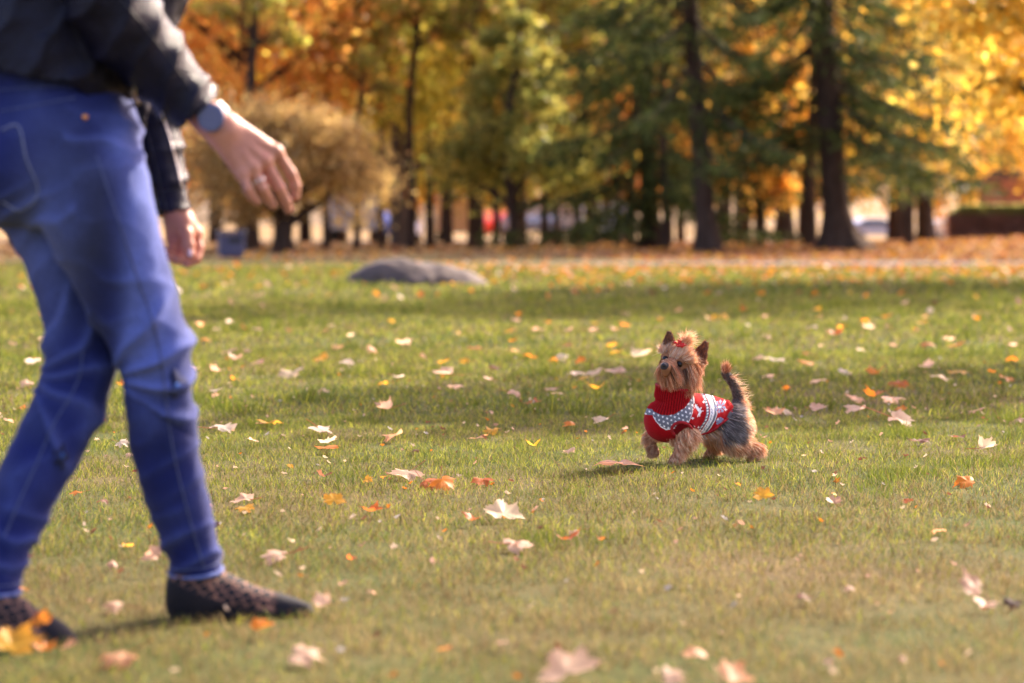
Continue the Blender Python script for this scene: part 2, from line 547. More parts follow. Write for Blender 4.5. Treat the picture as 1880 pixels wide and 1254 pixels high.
# ---- grass: real blades, one uncountable cover
def grass_zone(y0, y1, dens, h0, h1, w, margin, seed, name_cols=None):
    r = np.random.default_rng(seed)
    ny = int((y1 - y0) / .25) + 1
    P0 = []
    for q in np.linspace(y0, y1, ny, endpoint=False):
        dy = (y1 - y0) / ny
        hw = (q + dy) * 940 / FPX + margin
        n = int(dens * dy * hw * 2)
        P0.append(np.column_stack([r.uniform(-hw, hw, n), r.uniform(q, q + dy, n)]))
    p = np.vstack(P0)
    p3 = np.column_stack([p, np.zeros(len(p))])
    # clumpiness: thin blades out where the noise is low
    cl = noise3(p3, 9, 2, 1.7)
    patch = noise3(p3, 1.1, 3, 9.3)
    if y0 > 38: cl = cl * np.clip((350 - p[:, 0] / p[:, 1] * FPX) / 600, 0, 1) * np.clip((52 - p[:, 1]) / 12, 0, 1) * ((p[:, 1] > 41) | (p[:, 0] < 1)) - .3
    keep = r.random(len(p)) < np.clip(.05 + 1.7 * cl, 0, 1)
    p, p3, cl, patch = p[keep], p3[keep], cl[keep], patch[keep]
    n = len(p)
    tuft = noise3(p3, 3.2, 2, 5.5)
    h = r.uniform(h0, h1, n) * (.55 + .75 * cl) * (1 + 1.7 * np.clip((tuft - .63) * 6, 0, 1) * (p[:, 1] > 4.7))
    a = r.uniform(0, 2 * math.pi, n)
    lean = r.uniform(.15, 1.25, n) * h
    flat = r.random(n) < .22
    lean = np.where(flat, r.uniform(1.2, 2.6, n) * h, lean); h = np.where(flat, h * .55, h)
    wd = r.uniform(.7, 1.3, n) * w
    dx, dy = np.cos(a), np.sin(a)
    a2 = r.uniform(0, 2 * math.pi, n)
    sx, sy = np.cos(a2) * wd / 2, np.sin(a2) * wd / 2
    z0 = ground_z(p[:, 0], p[:, 1]) - .004
    b = np.column_stack([p[:, 0], p[:, 1], z0])
    s = np.column_stack([sx, sy, np.zeros(n)])
    mid = b + np.column_stack([dx * lean * .35, dy * lean * .35, h * .6])
    tip = b + np.column_stack([dx * lean, dy * lean, h])
    V = np.stack([b - s, b + s, mid - s * .8, mid + s * .8, tip], 1).reshape(-1, 3)
    k = np.arange(n)[:, None] * 5
    Q = (k + np.array([[0, 1, 3, 2]]))
    T = (k + np.array([[2, 3, 4]]))
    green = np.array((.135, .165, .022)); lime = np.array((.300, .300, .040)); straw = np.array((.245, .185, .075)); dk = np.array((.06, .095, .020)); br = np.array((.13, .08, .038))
    # browner to the front and right: thatch, plus soft foreground shade put into colour
    worn_shade = np.clip(.22 + (6.4 - p[:, 1]) * .28 + .10 * np.clip(p[:, 0], -1, 1.5), 0.14, .68)
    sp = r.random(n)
    ps = np.clip(worn_shade * (.35 + 1.5 * patch), 0, .9)
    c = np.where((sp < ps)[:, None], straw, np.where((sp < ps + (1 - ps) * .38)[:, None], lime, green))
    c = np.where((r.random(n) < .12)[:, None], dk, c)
    c = np.where((r.random(n) < .05 + .25 * worn_shade)[:, None], br, c)
    tg = (tuft > .65) & (r.random(n) < .7) & (p[:, 1] > 4.7)
    c = np.where(tg[:, None], green * .9, c)
    c = c * (r.uniform(.55, 1.4, n) * (.62 + .76 * noise3(p3, 5.5, 3, 2.9)))[:, None]
    cols = np.repeat(c, 5, 0)
    return V, Q, T, cols

def build_grass():
    Vs, Qs, Ts, Cs, n = [], [], [], [], 0
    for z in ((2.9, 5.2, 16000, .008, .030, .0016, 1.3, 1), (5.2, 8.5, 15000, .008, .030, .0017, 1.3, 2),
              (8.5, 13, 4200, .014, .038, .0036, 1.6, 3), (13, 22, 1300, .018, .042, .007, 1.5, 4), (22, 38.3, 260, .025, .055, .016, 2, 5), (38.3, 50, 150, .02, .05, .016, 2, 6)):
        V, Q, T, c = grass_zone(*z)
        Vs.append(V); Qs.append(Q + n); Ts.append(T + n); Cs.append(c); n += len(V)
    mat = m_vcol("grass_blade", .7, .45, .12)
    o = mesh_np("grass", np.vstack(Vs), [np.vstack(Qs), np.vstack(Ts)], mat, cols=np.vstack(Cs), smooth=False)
    tag(o, 'short lawn grass, green mixed with dry straw-coloured blades', 'grass', kind='stuff')
build_grass()
# ================================================================ trees
def m_bark(name, a, b, scale=9):
    t = NT(name); co = t.coord()
    mp = t.n("ShaderNodeMapping"); mp.inputs['Scale'].default_value = (1, 1, .22); t.l(co, mp.inputs[0])
    f = t.noise(scale, 6, .7, mp.outputs[0])
    return t.bsdf(t.ramp(f, [(.3, a), (.7, b)]), .9, normal=t.bump(f, .8, .03), spec=.04)
M_BARK = m_bark("bark_brown", (.026, .018, .014), (.085, .056, .042))
M_BARK2 = m_bark("bark_grey", (.045, .035, .03), (.16, .12, .10))
M_LEAF = m_vcol("tree_leaf", .45, .68, .5)
M_NEEDLE = m_vcol("needle", .75, .3, .12)

def leaf_cards(C, size, r, cols, elong=1.25, droop=0.0):
    """small bent leaf faces (two quads folded along the midrib) at the points C"""
    n = len(C)
    a = r.normal(size=(n, 3)); a[:, 2] -= droop; a /= np.linalg.norm(a, axis=1, keepdims=True)
    b = r.normal(size=(n, 3)); b -= a * (a * b).sum(1, keepdims=True); b /= np.linalg.norm(b, axis=1, keepdims=True)
    c = np.cross(a, b)
    s = (size * r.uniform(.6, 1.35, n))[:, None]
    base = C - a * s * elong * .5; tip = C + a * s * elong * .5
    l = C + b * s * .5 + c * s * .14 + a * s * .08; rr = C - b * s * .5 + c * s * .14 + a * s * .08
    V = np.stack([base, l, tip, rr], 1).reshape(-1, 3)
    k = np.arange(n)[:, None] * 4
    T = np.vstack([k + np.array([[0, 1, 2]]), k + np.array([[0, 2, 3]])])
    return V, T, np.repeat(cols, 4, 0)

def palette(r, n, pal, wts, jitter=.25, key=None):
    pal = np.array(pal); w = np.array(wts, float); w /= w.sum()
    idx = r.choice(len(pal), n, p=w)
    c = pal[idx]
    if key is not None:     # clump-wise tone: neighbours share it
        c = c * (.6 * c * 0 + 1) * (1 + .5 * (key[:, None] - .5))
    return np.clip(c * r.uniform(1 - jitter, 1 + jitter, n)[:, None], 0, 1)

def broadleaf_mesh(H, base, R, nleaf, size, pal, wts, seed, trunk_r, lean=(0, 0), shape='round', limbs=11, name='tree', bark=None, fork=None):
    """returns (trunk mesh object, crown mesh object) built round the local origin"""
    r = np.random.default_rng(seed)
    mb = MB()
    top = np.array((lean[0], lean[1], H * .86))
    tp = [np.array((0, 0, -.15)), np.array((0, 0, .15)), np.array((lean[0] * .1, lean[1] * .1, H * .12))]
    for q in (.3, .5, .7, .86):
        tp.append(np.array((lean[0] * q + r.normal() * .12, lean[1] * q + r.normal() * .12, H * q)))
    mb.tube(catmull(tp, 3), np.interp(np.linspace(0, 1, 19), [0, .06, .2, 1], [trunk_r * 1.7, trunk_r * 1.2, trunk_r, trunk_r * .25]), 10)
    tips = []
    for i in range(limbs):
        f = (i + .5) / limbs
        z0 = base * .8 + (H * .8 - base * .8) * f ** 1.1
        ang = i * 2.4 + r.uniform(-.4, .4)
        if shape == 'round': rad = R * math.sin(math.pi * (.18 + .72 * f)) ** .6
        elif shape == 'dome': rad = R * (1 - .55 * f ** 2)
        else: rad = R * (1.0 - .75 * f)
        p0 = np.array((lean[0] * z0 / H, lean[1] * z0 / H, z0))
        d = np.array((math.cos(ang), math.sin(ang), r.uniform(.15, .6)))
        p3 = p0 + d * rad * .8
        p1 = p0 + d * rad * .3 + (0, 0, rad * .05); p2 = p0 + d * rad * .55 + (0, 0, rad * .12)
        pts = catmull([p0, p1, p2, p3], 3)
        r0 = trunk_r * (.5 - .3 * f)
        mb.tube(pts, np.linspace(r0, r0 * .25, len(pts)), 6, caps=False)
        for j in range(7):
            q = r.uniform(.35, 1.0)
            s0 = pts[int(q * (len(pts) - 1))]
            dd = r.normal(size=3) * (1, 1, .7) + d * .6; dd /= np.linalg.norm(dd)
            e = s0 + dd * rad * r.uniform(.2, .45)
            mb.tube([s0, (s0 + e) / 2 + (0, 0, .05), e], [r0 * .28, r0 * .2, r0 * .08], 5, caps=False)
            tips.append((e, rad)); tips.append(((s0 + e) / 2, rad))
    nt = len(tips)
    per = r.multinomial(nleaf, r.dirichlet(np.ones(nt) * 1.6))
    C = []
    for (e, rad), k in zip(tips, per):
        sg = rad * r.uniform(.10, .19)
        C.append(e + r.normal(size=(k, 3)) * (sg, sg, sg * .75))
    C = np.vstack(C)
    C[:, 2] = np.maximum(C[:, 2], base * .72 + r.random(len(C)) * .3)
    key = noise3(C, .9, 2, seed * 1.3)
    V, T, cc = leaf_cards(C, size, r, palette(r, len(C), pal, wts, .25, key))
    return mb, V, T, cc

def make_broadleaf(name, label, cat, group, loc, rz=0, bark=None, leafmat=None, **kw):
    root = empty(name, loc, rz)
    tag(root, label, cat, group)
    mb, V, T, cc = broadleaf_mesh(**kw)
    mb.build('trunk', bark or M_BARK, root, smooth=True)
    mesh_np('crown', V, T, leafmat or M_LEAF, root, cols=cc, smooth=False)
    return root

def copy_tree(o, parent=None):
    c = o.copy(); COL.objects.link(c)
    if parent is not None: c.parent = parent
    for ch in list(o.children):
        copy_tree(ch, c)
    return c

def again(o, loc, rz, s, label=None, group=None):
    c = copy_tree(o)
    c.location = loc; c.rotation_euler = (0, 0, rz); c.scale = (s, s, s)
    if label: c['label'] = label
    if group: c['group'] = group
    return c

ORANGE = [(.84, .42, .09), (.78, .34, .07), (.88, .58, .13), (.60, .26, .06)]
GOLD = [(.86, .58, .08), (.80, .48, .06), (.90, .68, .16), (.62, .40, .07)]
YGREEN = [(.72, .64, .11), (.56, .55, .10), (.86, .68, .13), (.40, .42, .09)]
OLIVE = [(.26, .29, .07), (.36, .36, .08), (.48, .42, .10), (.18, .22, .06)]
BROWN = [(.48, .31, .11), (.40, .25, .09), (.54, .39, .15), (.32, .22, .08)]
DKGREEN = [(.070, .085, .022), (.050, .060, .018), (.115, .125, .032), (.18, .16, .045)]

def gz(x, y): return float(ground_z(np.array([x]), np.array([y]))[0])
def at(px, D):
    x = P(px, 410, D)[0]
    return (x, D, gz(x, D))

# ---- spruces
def make_spruce(label, px_base, D, px_top, trunk_r, H, seed, dirs, zmin, group=None, flare=1.0, dens=1.0, root_dir=None, gap=None, drop=1.0):
    """dirs: list of (azimuth, spread, strength) sectors that carry boughs"""
    r = np.random.default_rng(seed)
    loc = at(px_base, D)
    dx = (px_top - px_base) / FPX * D
    root = empty('spruce_tree', loc)
    tag(root, label, 'spruce tree', group)
    mb = MB()
    zs = np.array([-.2, 0, .12, .35, .8, 1.6, 3, 5, 8, 12, H])
    rr = trunk_r * np.array([2.3 * flare, 1.95 * flare, 1.65, 1.38, 1.15, 1.05, .98, .9, .75, .55, .05])
    # swept, slightly fluted trunk
    seg = 20
    a = np.linspace(0, 2 * math.pi, seg, endpoint=False)
    zz = np.linspace(0, 1, 41) ** 1.7; Z = -.2 + zz * (H + .2)
    V = []
    for z in Z:
        rad = np.interp(z, zs, rr)
        fl = 1 + .22 * np.maximum(0, 1 - z / .9) * np.cos(a * 5 + seed) * (z < .9) + .05 * np.cos(a * 7 + z * 1.3)
        ox = dx * min(z, 6.6) / 6.6
        if root_dir is not None:
            ext = max(0, 1 - (z + .2) / 1.5) ** 2.6 * 1.05
            fl = fl + np.maximum(0, np.cos(a - root_dir)) ** 3 * ext / trunk_r * .42
        V.append(np.column_stack([ox + rad * fl * np.cos(a), rad * fl * np.sin(a), np.full(seg, z)]))
    V = np.vstack(V); m = len(Z)
    i = np.arange(m - 1)[:, None] * seg; j = np.arange(seg)[None]; k = (j + 1) % seg
    mb.add(V, np.stack([i + j, i + k, i + seg + k, i + seg + j], -1).reshape(-1, 4))
    pts, cols, dirsv = [], [], []
    nb = int(150 * dens)
    for b in range(nb):
        z0 = zmin + (min(H, 15) - zmin) * r.random() ** 1.25
        w = np.array([d[2] for d in dirs], float); w /= w.sum()
        d = dirs[r.choice(len(dirs), p=w)]
        az = d[0] + r.uniform(-1, 1) * d[1]
        L = r.uniform(2.6, 4.8) * (1 - .45 * z0 / H)
        p0 = np.array((dx * min(z0, 6.6) / 6.6, 0, z0))
        u = np.array((math.cos(az), math.sin(az), 0))
        sag = r.uniform(.28, .6) * drop
        bp = [p0 + u * L * q + np.array((0, 0, -sag * L * (q * 1.35 - .55 * q ** 2.6))) for q in np.linspace(0, 1, 8)]
        bp = np.array(bp)
        if bp[-1][2] < .5: bp[:, 2] = np.maximum(bp[:, 2], .5)
        mb.tube(bp, np.linspace(.045, .01, 8), 5, caps=False)
        side = np.cross(u, (0, 0, 1))
        for q in np.arange(.16, 1.0, .045):
            f = q * 7; i0 = int(f); pq = bp[i0] * (1 - f + i0) + bp[min(i0 + 1, 7)] * (f - i0)
            for sgn in (-1, 1):
                tl = L * .22 * (1.1 - q * .7) * r.uniform(.6, 1.2)
                n = max(4, int(tl * 17))
                t = np.linspace(.02, 1, n)
                tw = pq + np.outer(t * tl, side * sgn * r.uniform(.5, .9) + u * .45) + np.outer(t ** 1.4 * tl, (0, 0, -r.uniform(.35, 1.2)))
                pts.append(tw + r.normal(size=tw.shape) * .035)
                dv = (side * sgn * .5 + u * .5 + np.array((0, 0, -.55)))
                dirsv.append(np.tile(dv, (n, 1)))
                tone = r.uniform(.6, 1.35)
                cols.append(np.full(n, tone))
    C = np.vstack(pts); Dv = np.vstack(dirsv); tone = np.concatenate(cols)
    if gap is not None:
        keep = gap(C + np.array(loc))
        C, Dv, tone = C[keep], Dv[keep], tone[keep]
    # each spray of needles is a slim, pointed blade pair
    n = len(C)
    Dv = Dv + r.normal(size=Dv.shape) * .35; Dv /= np.linalg.norm(Dv, axis=1, keepdims=True)
    sd = r.normal(size=Dv.shape); sd -= Dv * (sd * Dv).sum(1, keepdims=True); sd /= np.linalg.norm(sd, axis=1, keepdims=True)
    L = r.uniform(.13, .25, n)[:, None]; W = .034
    A = C; B = C + Dv * L
    Mi = (A * .55 + B * .45)
    V = np.stack([A, Mi + sd * W, B, Mi - sd * W], 1).reshape(-1, 3)
    k = np.arange(n)[:, None] * 4
    Q = k + np.array([[0, 1, 2, 3]])
    pc = palette(r, n, DKGREEN, [4, 3, 3, 1.2], .2) * tone[:, None] * np.array((.95, 1.05, 1.0))
    mb.build('trunk', M_BARK, root, smooth=True)
    mesh_np('crown', V, Q, M_NEEDLE, root, cols=np.repeat(pc, 4, 0), smooth=False)
    return root

PI = math.pi
make_spruce('tall spruce with the thickest trunk and a root sweeping right, dark green drooping boughs', 1540, 54.5, 1500, .275, 22, 11,
            [(0.2, .7, 1.0), (PI * .93, .6, .8), (-1.2, .7, .55), (1.5, .8, .6)], 2.6, root_dir=0.0, dens=.5)
make_spruce('spruce with a slimmer dark trunk, left of the thickest spruce trunk', 1300, 54.0, 1258, .20, 20, 12,
            [(PI * .95, .8, 1.0), (0.1, .6, .35), (-1.6, .8, .6)], 3.2, dens=.42)
make_spruce('dense dark spruce whose boughs hang nearly to the ground, leftmost of the spruces', 1195, 62.0, 1180, .22, 19, 13,
            [(PI, 1.2, 1.0), (0.0, 1.2, .8), (-1.6, .8, .8)], 1.7, dens=.62)
make_spruce('spruce on the right with long low boughs left of the hedge', 1700, 66.0, 1703, .17, 19, 14,
            [(PI, .9, 1.0), (0.0, .5, .12), (-1.9, .6, .6)], 3.2, dens=.36)
make_spruce('spruce half hidden behind the two dark spruce trunks', 1440, 74.0, 1440, .24, 20, 15,
            [(PI, .9, 1.0), (0.0, .9, 1.0), (-1.6, .8, .8)], 2.4, dens=.2)

# ---- broadleaf trees the photo lets one tell apart
make_broadleaf('round_tree', 'low domed tree with a dense brown-gold crown, behind the reaching hand', 'tree', None, at(520, 56),
               H=3.35, base=.7, R=2.65, nleaf=19000, size=.085, pal=BROWN, wts=[3, 2, 2, 1], seed=21, trunk_r=.26, shape='dome', limbs=16)
make_broadleaf('lime_tree', 'large olive-green broadleaf tree in the middle of the tree line', 'tree', None, at(945, 63),
               H=7.4, base=1.0, R=2.5, nleaf=11500, size=.13, pal=OLIVE + [(.66, .52, .11)], wts=[2.5, 3, 3, 1, 1.5], seed=22, trunk_r=.2, shape='cone', limbs=20)
make_broadleaf('maple_tree', 'big orange autumn tree towering behind the brown domed tree', 'tree', None, at(455, 64),
               H=12.5, base=2.2, R=4.2, nleaf=14500, size=.17, pal=ORANGE, wts=[4, 2.4, 3, 1], seed=23, trunk_r=.32, limbs=18)
make_broadleaf('maple_tree', 'tall yellow-green autumn tree left of the olive-green tree', 'tree', None, at(735, 70),
               H=13, base=2.2, R=3.6, nleaf=9500, size=.165, pal=YGREEN + [(.78, .60, .13)], wts=[3, 3, 3, 2, 1.5], seed=24, trunk_r=.3, lean=(-.8, 0), limbs=18, bark=M_BARK2)
make_broadleaf('maple_tree', 'bright yellow maple reaching in at the far right edge with sunlit leaves', 'maple tree', None, at(2010, 29),
               H=7.0, base=2.1, R=2.2, nleaf=15000, size=.10, pal=GOLD, wts=[4, 3, 3, 1], seed=25, trunk_r=.22, lean=(-.4, 0), limbs=18)
make_broadleaf('maple_tree', 'dark-stemmed tree with yellow-green leaves left of the spruces', 'tree', None, at(1085, 78),
               H=13, base=2.2, R=3.4, nleaf=15000, size=.16, pal=GOLD + ORANGE[:2], wts=[3, 3, 3, 1, 3, 2], seed=26, trunk_r=.28, limbs=16)

make_broadleaf('maple_tree', 'golden-brown tree glowing between the thickest spruce trunk and the yellow maple', 'tree', None, at(1670, 60),
               H=9, base=2.0, R=2.0, nleaf=6500, size=.14, pal=GOLD[:3] + BROWN[:1] + YGREEN[:1], wts=[3, 3, 2, 2, 2], seed=27, trunk_r=.13, limbs=13)
make_broadleaf('maple_tree', 'small orange-gold tree glowing between the two big spruce trunks', 'tree', None, at(1395, 64),
               H=8, base=1.2, R=1.6, nleaf=6500, size=.14, pal=GOLD[:3] + ORANGE[:2], wts=[3, 3, 2, 2, 2], seed=28, trunk_r=.11, limbs=13)
# ---- the far belt of autumn trees, copies of five kinds
kinds = []
for i, (pal, w, H, R, nm) in enumerate([(GOLD, [4, 3, 2, 1], 14, 4.6, 'golden'), (ORANGE, [4, 2, 3, 1], 14, 4.8, 'orange'), (YGREEN, [3, 3, 2, 2], 13, 4.6, 'yellow-green'),
                                        (GOLD[:2] + ORANGE[:1] + OLIVE[:1], [3, 2, 2, 2], 15, 5.0, 'mixed gold and green')]):
    kinds.append((nm, dict(H=H, base=1.6, R=R, nleaf=8500, size=.22, pal=pal, wts=w, seed=40 + i, trunk_r=.26, limbs=17)))
protos = {}
def where_tree(px):
    for lim, s in ((0, 'just outside the left edge'), (110, 'behind the rear leg'), (300, 'behind the jeans'), (440, 'above the far hand'), (600, 'behind the brown domed tree'), (720, 'right of the brown domed tree'),
                   (850, 'behind the boulder'), (980, 'behind the olive-green tree'), (1130, 'right of the olive-green tree'), (1220, 'behind the leftmost spruce'), (1350, 'behind the slimmer spruce trunk'),
                   (1450, 'between the two spruce trunks'), (1570, 'behind the thickest spruce trunk'), (1660, 'above the pale grey car'), (1760, 'left of the lamp post'), (1880, 'behind the monument'), (9999, 'outside the right edge')):
        if px < lim: return s
belt = [(60, 84, 1), (250, 96, 1), (395, 88, 0), (560, 92, 1), (690, 100, 0), (820, 92, 2), (940, 104, 0), (1060, 96, 1), (1185, 102, 0), (1330, 90, 0),
        (1395, 108, 0), (1475, 98, 3), (1640, 104, 0), (1700, 112, 3), (1850, 122, 3), (1950, 96, 0), (-120, 92, 0), (2080, 110, 1),
        (150, 118, 2), (330, 122, 0), (510, 126, 3), (630, 124, 2), (760, 120, 1), (880, 128, 0), (1010, 124, 2), (1250, 126, 0), (1780, 132, 0), (1120, 132, 3), (1370, 134, 3), (-30, 130, 3)]
rb = np.random.default_rng(5)
for px, D, k in belt:
    nm, kw = kinds[k]
    lab = f'{nm} autumn tree {where_tree(px)}' + (', nearer row' if D < 97 else (', middle row' if D < 115 else ', rearmost row'))
    if k not in protos:
        protos[k] = make_broadleaf('autumn_tree', lab, 'tree', f'{nm} trees in the far belt', at(px, D), **kw)
    else:
        again(protos[k], at(px, D), rb.uniform(0, 6.28), rb.uniform(.88, 1.18), lab)

# ---- slender dark trunks standing in rows under the crowns (young trees with small high crowns)
st0 = None
def where_trunk(px):
    for lim, s in ((100, 'behind the rear knee'), (500, 'left of the domed tree trunk'), (620, 'right of the domed tree trunk'), (680, 'above the left end of the boulder'), (730, 'above the peak of the boulder'),
                   (770, 'behind the peak of the boulder'), (805, 'left of the white van'), (850, 'against the white van'), (875, 'left edge of the red car'), (890, 'in front of the red car'), (940, 'right edge of the red car'),
                   (975, 'before the silver car'), (1010, 'right of the silver car'), (1040, 'left of the small white car'), (1070, 'before the small white car'), (1100, 'left of the white car by the spruces'),
                   (1150, 'right of the white car by the spruces'), (1200, 'under the leftmost spruce'), (1225, 'right of the leftmost spruce trunk, nearer one'), (1240, 'right of the leftmost spruce trunk, farther one'),
                   (1400, 'between the two big spruce trunks'), (1500, 'just left of the thickest spruce trunk'), (1670, 'right of the pale grey car'), (9999, 'beside the low-boughed right spruce')):
        if px < lim: return s
for i, (px, D, s) in enumerate([(455, 60, 1.0), (600, 66, .9), (655, 64, .8), (700, 68, .9), (755, 66, 1.1), (790, 71, 1.2), (822, 75, .9), (868, 68, 1.25), (882, 66, 1.0),
                 (912, 73, 1.0), (962, 70, .9), (1000, 76, 1.1), (1022, 70, .8), (1060, 73, 1.0), (1082, 68, 1.1), (1135, 72, 1.0), (1160, 70, 1.2), (1222, 60, .9), (1355, 80, 1.0), (1488, 62, 1.4), (1655, 84, 1.0), (1690, 70, .9), (1228, 70, 1.0), (28, 70, 1.3)]):
    lab = f'slender dark trunk of a young tree, {where_trunk(px)}'
    if st0 is None:
        st0 = make_broadleaf('young_tree', lab, 'tree', 'young dark-trunked trees in the row', at(px, D), H=11.5, base=6.0, R=1.5, nleaf=2600, size=.14,
                             pal=YGREEN[:3] + OLIVE[:2] + BROWN[:2], wts=[2, 2, 1, 3, 3, 2, 2], seed=61, trunk_r=.13, limbs=9, lean=(.25, 0))
    else:
        again(st0, at(px, D), rb.uniform(0, 6.28), s, lab)

# ---- tall trees standing just beyond the right edge; their thin crowns dapple the lawn
make_broadleaf('park_tree', 'tall thin-crowned tree just outside the right edge, level with the bright maple', 'tree', None, (12.8, 33.5, 0),
               H=18, base=11, R=3.3, nleaf=5500, size=.17, pal=GOLD, wts=[3, 3, 3, 1], seed=91, trunk_r=.25, limbs=14)
make_broadleaf('park_tree', 'thin-crowned tree outside the right edge that shades the lawn beside the dog', 'tree', None, (6.7, 16.2, 0),
               H=8.8, base=6.6, R=1.5, nleaf=2300, size=.14, pal=GOLD, wts=[3, 3, 3, 1], seed=92, trunk_r=.16, limbs=11)
# ================================================================ things at the edge of the park
def make_boulder():
    c = G(766, 523); D = c[1]
    c = np.array((P(766, 523, D)[0], D + .35, gz(0, D)))
    f = Field((-1.1, -.8, -.25), (1.1, .8, .7), .022)
    f.ell((-.12, 0, -.08), (.74, .48, .40), .05)
    f.ell((.28, .05, -.12), (.62, .46, .32), .10)
    f.ell((-.36, -.02, .0), (.34, .40, .27), .06)
    V, Q = f.mesh()
    N = vnormals(V, Q)
    V = V + N * ((noise3(V, 2.2, 3, 4) - .5) * .20 + (noise3(V, 7, 2, 9) - .5) * .05)[:, None]
    V = relax(V, Q, 1)
    t = NT("granite"); co = t.coord()
    a = t.noise(2.2, 5, .65, co); b = t.noise(60, 3, .7, co)
    col = t.mix(.35, t.ramp(a, [(.3, (.04, .027, .022)), (.55, (.085, .060, .050)), (.75, (.145, .108, .092))]), t.ramp(b, [(.3, (.07, .06, .06)), (.7, (.16, .125, .11))]))
    t.bsdf(col, .85, normal=t.bump(b, .5, .01), spec=.3)
    o = mesh_np("boulder", V, Q, t.m, origin=(0, 0, 0)); o.location = c
    tag(o, 'low grey-brown granite boulder lying on the lawn near the path', 'boulder')
make_boulder()

GLASS = NT("car_glass").bsdf((.02, .025, .03), .08, spec=.8)
TYRE = m_plain("tyre_rubber", (.02, .02, .02), .8)
CHROME = NT("wheel_metal").bsdf((.55, .56, .58), .3, metal=.9)
def make_car(label, loc, rz, paint, van=False, group=None):
    root = empty('parked_van' if van else 'parked_car', loc, rz)
    tag(root, label, 'van' if van else 'car', group)
    L, W = (4.9, 1.9) if van else (4.4, 1.78)
    if van: prof = [(-2.42, .45), (-2.45, 1.0), (-2.38, 1.95), (-2.2, 2.05), (1.0, 2.05), (1.25, 1.95), (1.85, 1.2), (2.35, 1.0), (2.45, .75), (2.42, .4)]
    else: prof = [(-2.15, .42), (-2.2, .75), (-2.08, .98), (-1.75, 1.05), (-1.25, 1.36), (-.9, 1.44), (.05, 1.45), (.3, 1.40), (1.05, .98), (1.8, .86), (2.15, .68), (2.2, .42)]
    n = len(prof); ys = [-1, -.93, .93, 1]
    V = []
    for yk in ys:
        ins = .93 if abs(yk) == 1 else 1
        for (x, z) in prof:
            tum = 1 - .22 * max(0, (z - .95)) if not van else 1 - .06 * max(0, z - 1)
            V.append((x * (ins * .03 + .97), yk * W / 2 * tum, (z - .4) * (.97 if abs(yk) == 1 else 1) + .4))
    V = np.array(V); T, Q = [], []
    for a in range(3):
        for i in range(n):
            j = (i + 1) % n
            Q.append((a * n + i, a * n + j, (a + 1) * n + j, (a + 1) * n + i))
    mb = MB(); mb.add(V, np.array(Q))
    for a, rev in ((0, 1), (3, 0)):
        cidx = len(V)
        cc = V[a * n:(a + 1) * n].mean(0)
        t = [(j, (j + 1) % n, n) if rev else ((j + 1) % n, j, n) for j in range(n)]
        mb.add(np.vstack([V[a * n:(a + 1) * n], cc]), np.array(t))
    body = mb.build('body', paint, root)
    for s in (-1, 1):
        w = MB()
        if van: pts = [(1.15, 1.85), (.25, 1.85), (.25, 1.2), (1.6, 1.2)]
        else: pts = [(.22, 1.36), (-1.05, 1.35), (-1.5, 1.02), (.95, 1.0)]
        vv = []
        for (x, z) in pts:
            tum = 1 - .22 * max(0, (z - .95)) if not van else 1 - .06 * max(0, z - 1)
            vv.append((x, s * (W / 2 * tum + .004), z)); 
        vv = np.array(vv); vv2 = vv.copy(); vv2[:, 1] -= s * .02
        w.add(np.vstack([vv, vv2]), np.array([(0, 1, 2, 3), (7, 6, 5, 4), (0, 4, 5, 1), (1, 5, 6, 2), (2, 6, 7, 3), (3, 7, 4, 0)]))
        w.build('side_window', GLASS, root)
    w = MB()
    q = [(1.0, 1.01), (.33, 1.38)] if not van else [(1.82, 1.24), (1.27, 1.9)]
    vv = np.array([(q[0][0] + .02, -W * .42, q[0][1]), (q[0][0] + .02, W * .42, q[0][1]), (q[1][0] + .02, W * .38, q[1][1] + .01), (q[1][0] + .02, -W * .38, q[1][1] + .01)])
    w.add(np.vstack([vv, vv - (.03, 0, .03)]), np.array([(0, 1, 2, 3), (7, 6, 5, 4), (0, 4, 5, 1), (1, 5, 6, 2), (2, 6, 7, 3), (3, 7, 4, 0)]))
    w.build('windscreen', GLASS, root)
    for x in (-1.38, 1.38):
        for s in (-1, 1):
            a = np.linspace(0, 2 * PI, 21)[:-1]
            m = MB()
            m.tube([(x, s * (W / 2 - .2), .32), (x, s * (W / 2 - .19), .32), (x, s * (W / 2 - .01), .32), (x, s * (W / 2 + .01), .32)], [.29, .32, .32, .29], 18)
            wh = m.build('wheel', TYRE, root)
            m = MB(); m.tube([(x, s * (W / 2 + .008), .32), (x, s * (W / 2 + .018), .32)], [.19, .17], 14); m.build('rim', CHROME, wh)
    for s in (-1, 1):
        m = MB(); m.ball((2.1 if not van else 2.38, s * W * .36, .7 if not van else .82), (.09, .16, .08), 10, 6)
        m.build('headlight', NT("lamp_lens").bsdf((.8, .8, .82), .15), root)
    return root
WHITE = NT("white_paint").bsdf((.80, .80, .82), .3, coat=.6)
RED = NT("red_paint").bsdf((.62, .02, .02), .3, coat=.6)
BLUE = NT("blue_paint").bsdf((.04, .12, .5), .3, coat=.6)
SILVER = NT("silver_paint").bsdf((.55, .56, .60), .25, metal=.4, coat=.6)
GREYB = NT("grey_blue_paint").bsdf((.36, .37, .48), .3, coat=.6)
make_car('white van glowing between the dark trunks left of the red car', at(845, 106), 1.55, WHITE, van=True)
make_car('red car seen between the dark trunks under the olive-green tree', at(901, 112), 1.5, RED)
make_car('blue car between trunks, straight behind the boulder', at(733, 112), 1.5, BLUE)
make_car('silver car among the trunks right of the red car', at(975, 92), 1.7, SILVER)
make_car('white car partly hidden left of the leftmost spruce', at(1110, 90), 1.5, WHITE)
make_car('pale grey car right of the thickest spruce trunk', at(1608, 150), .25, GREYB)
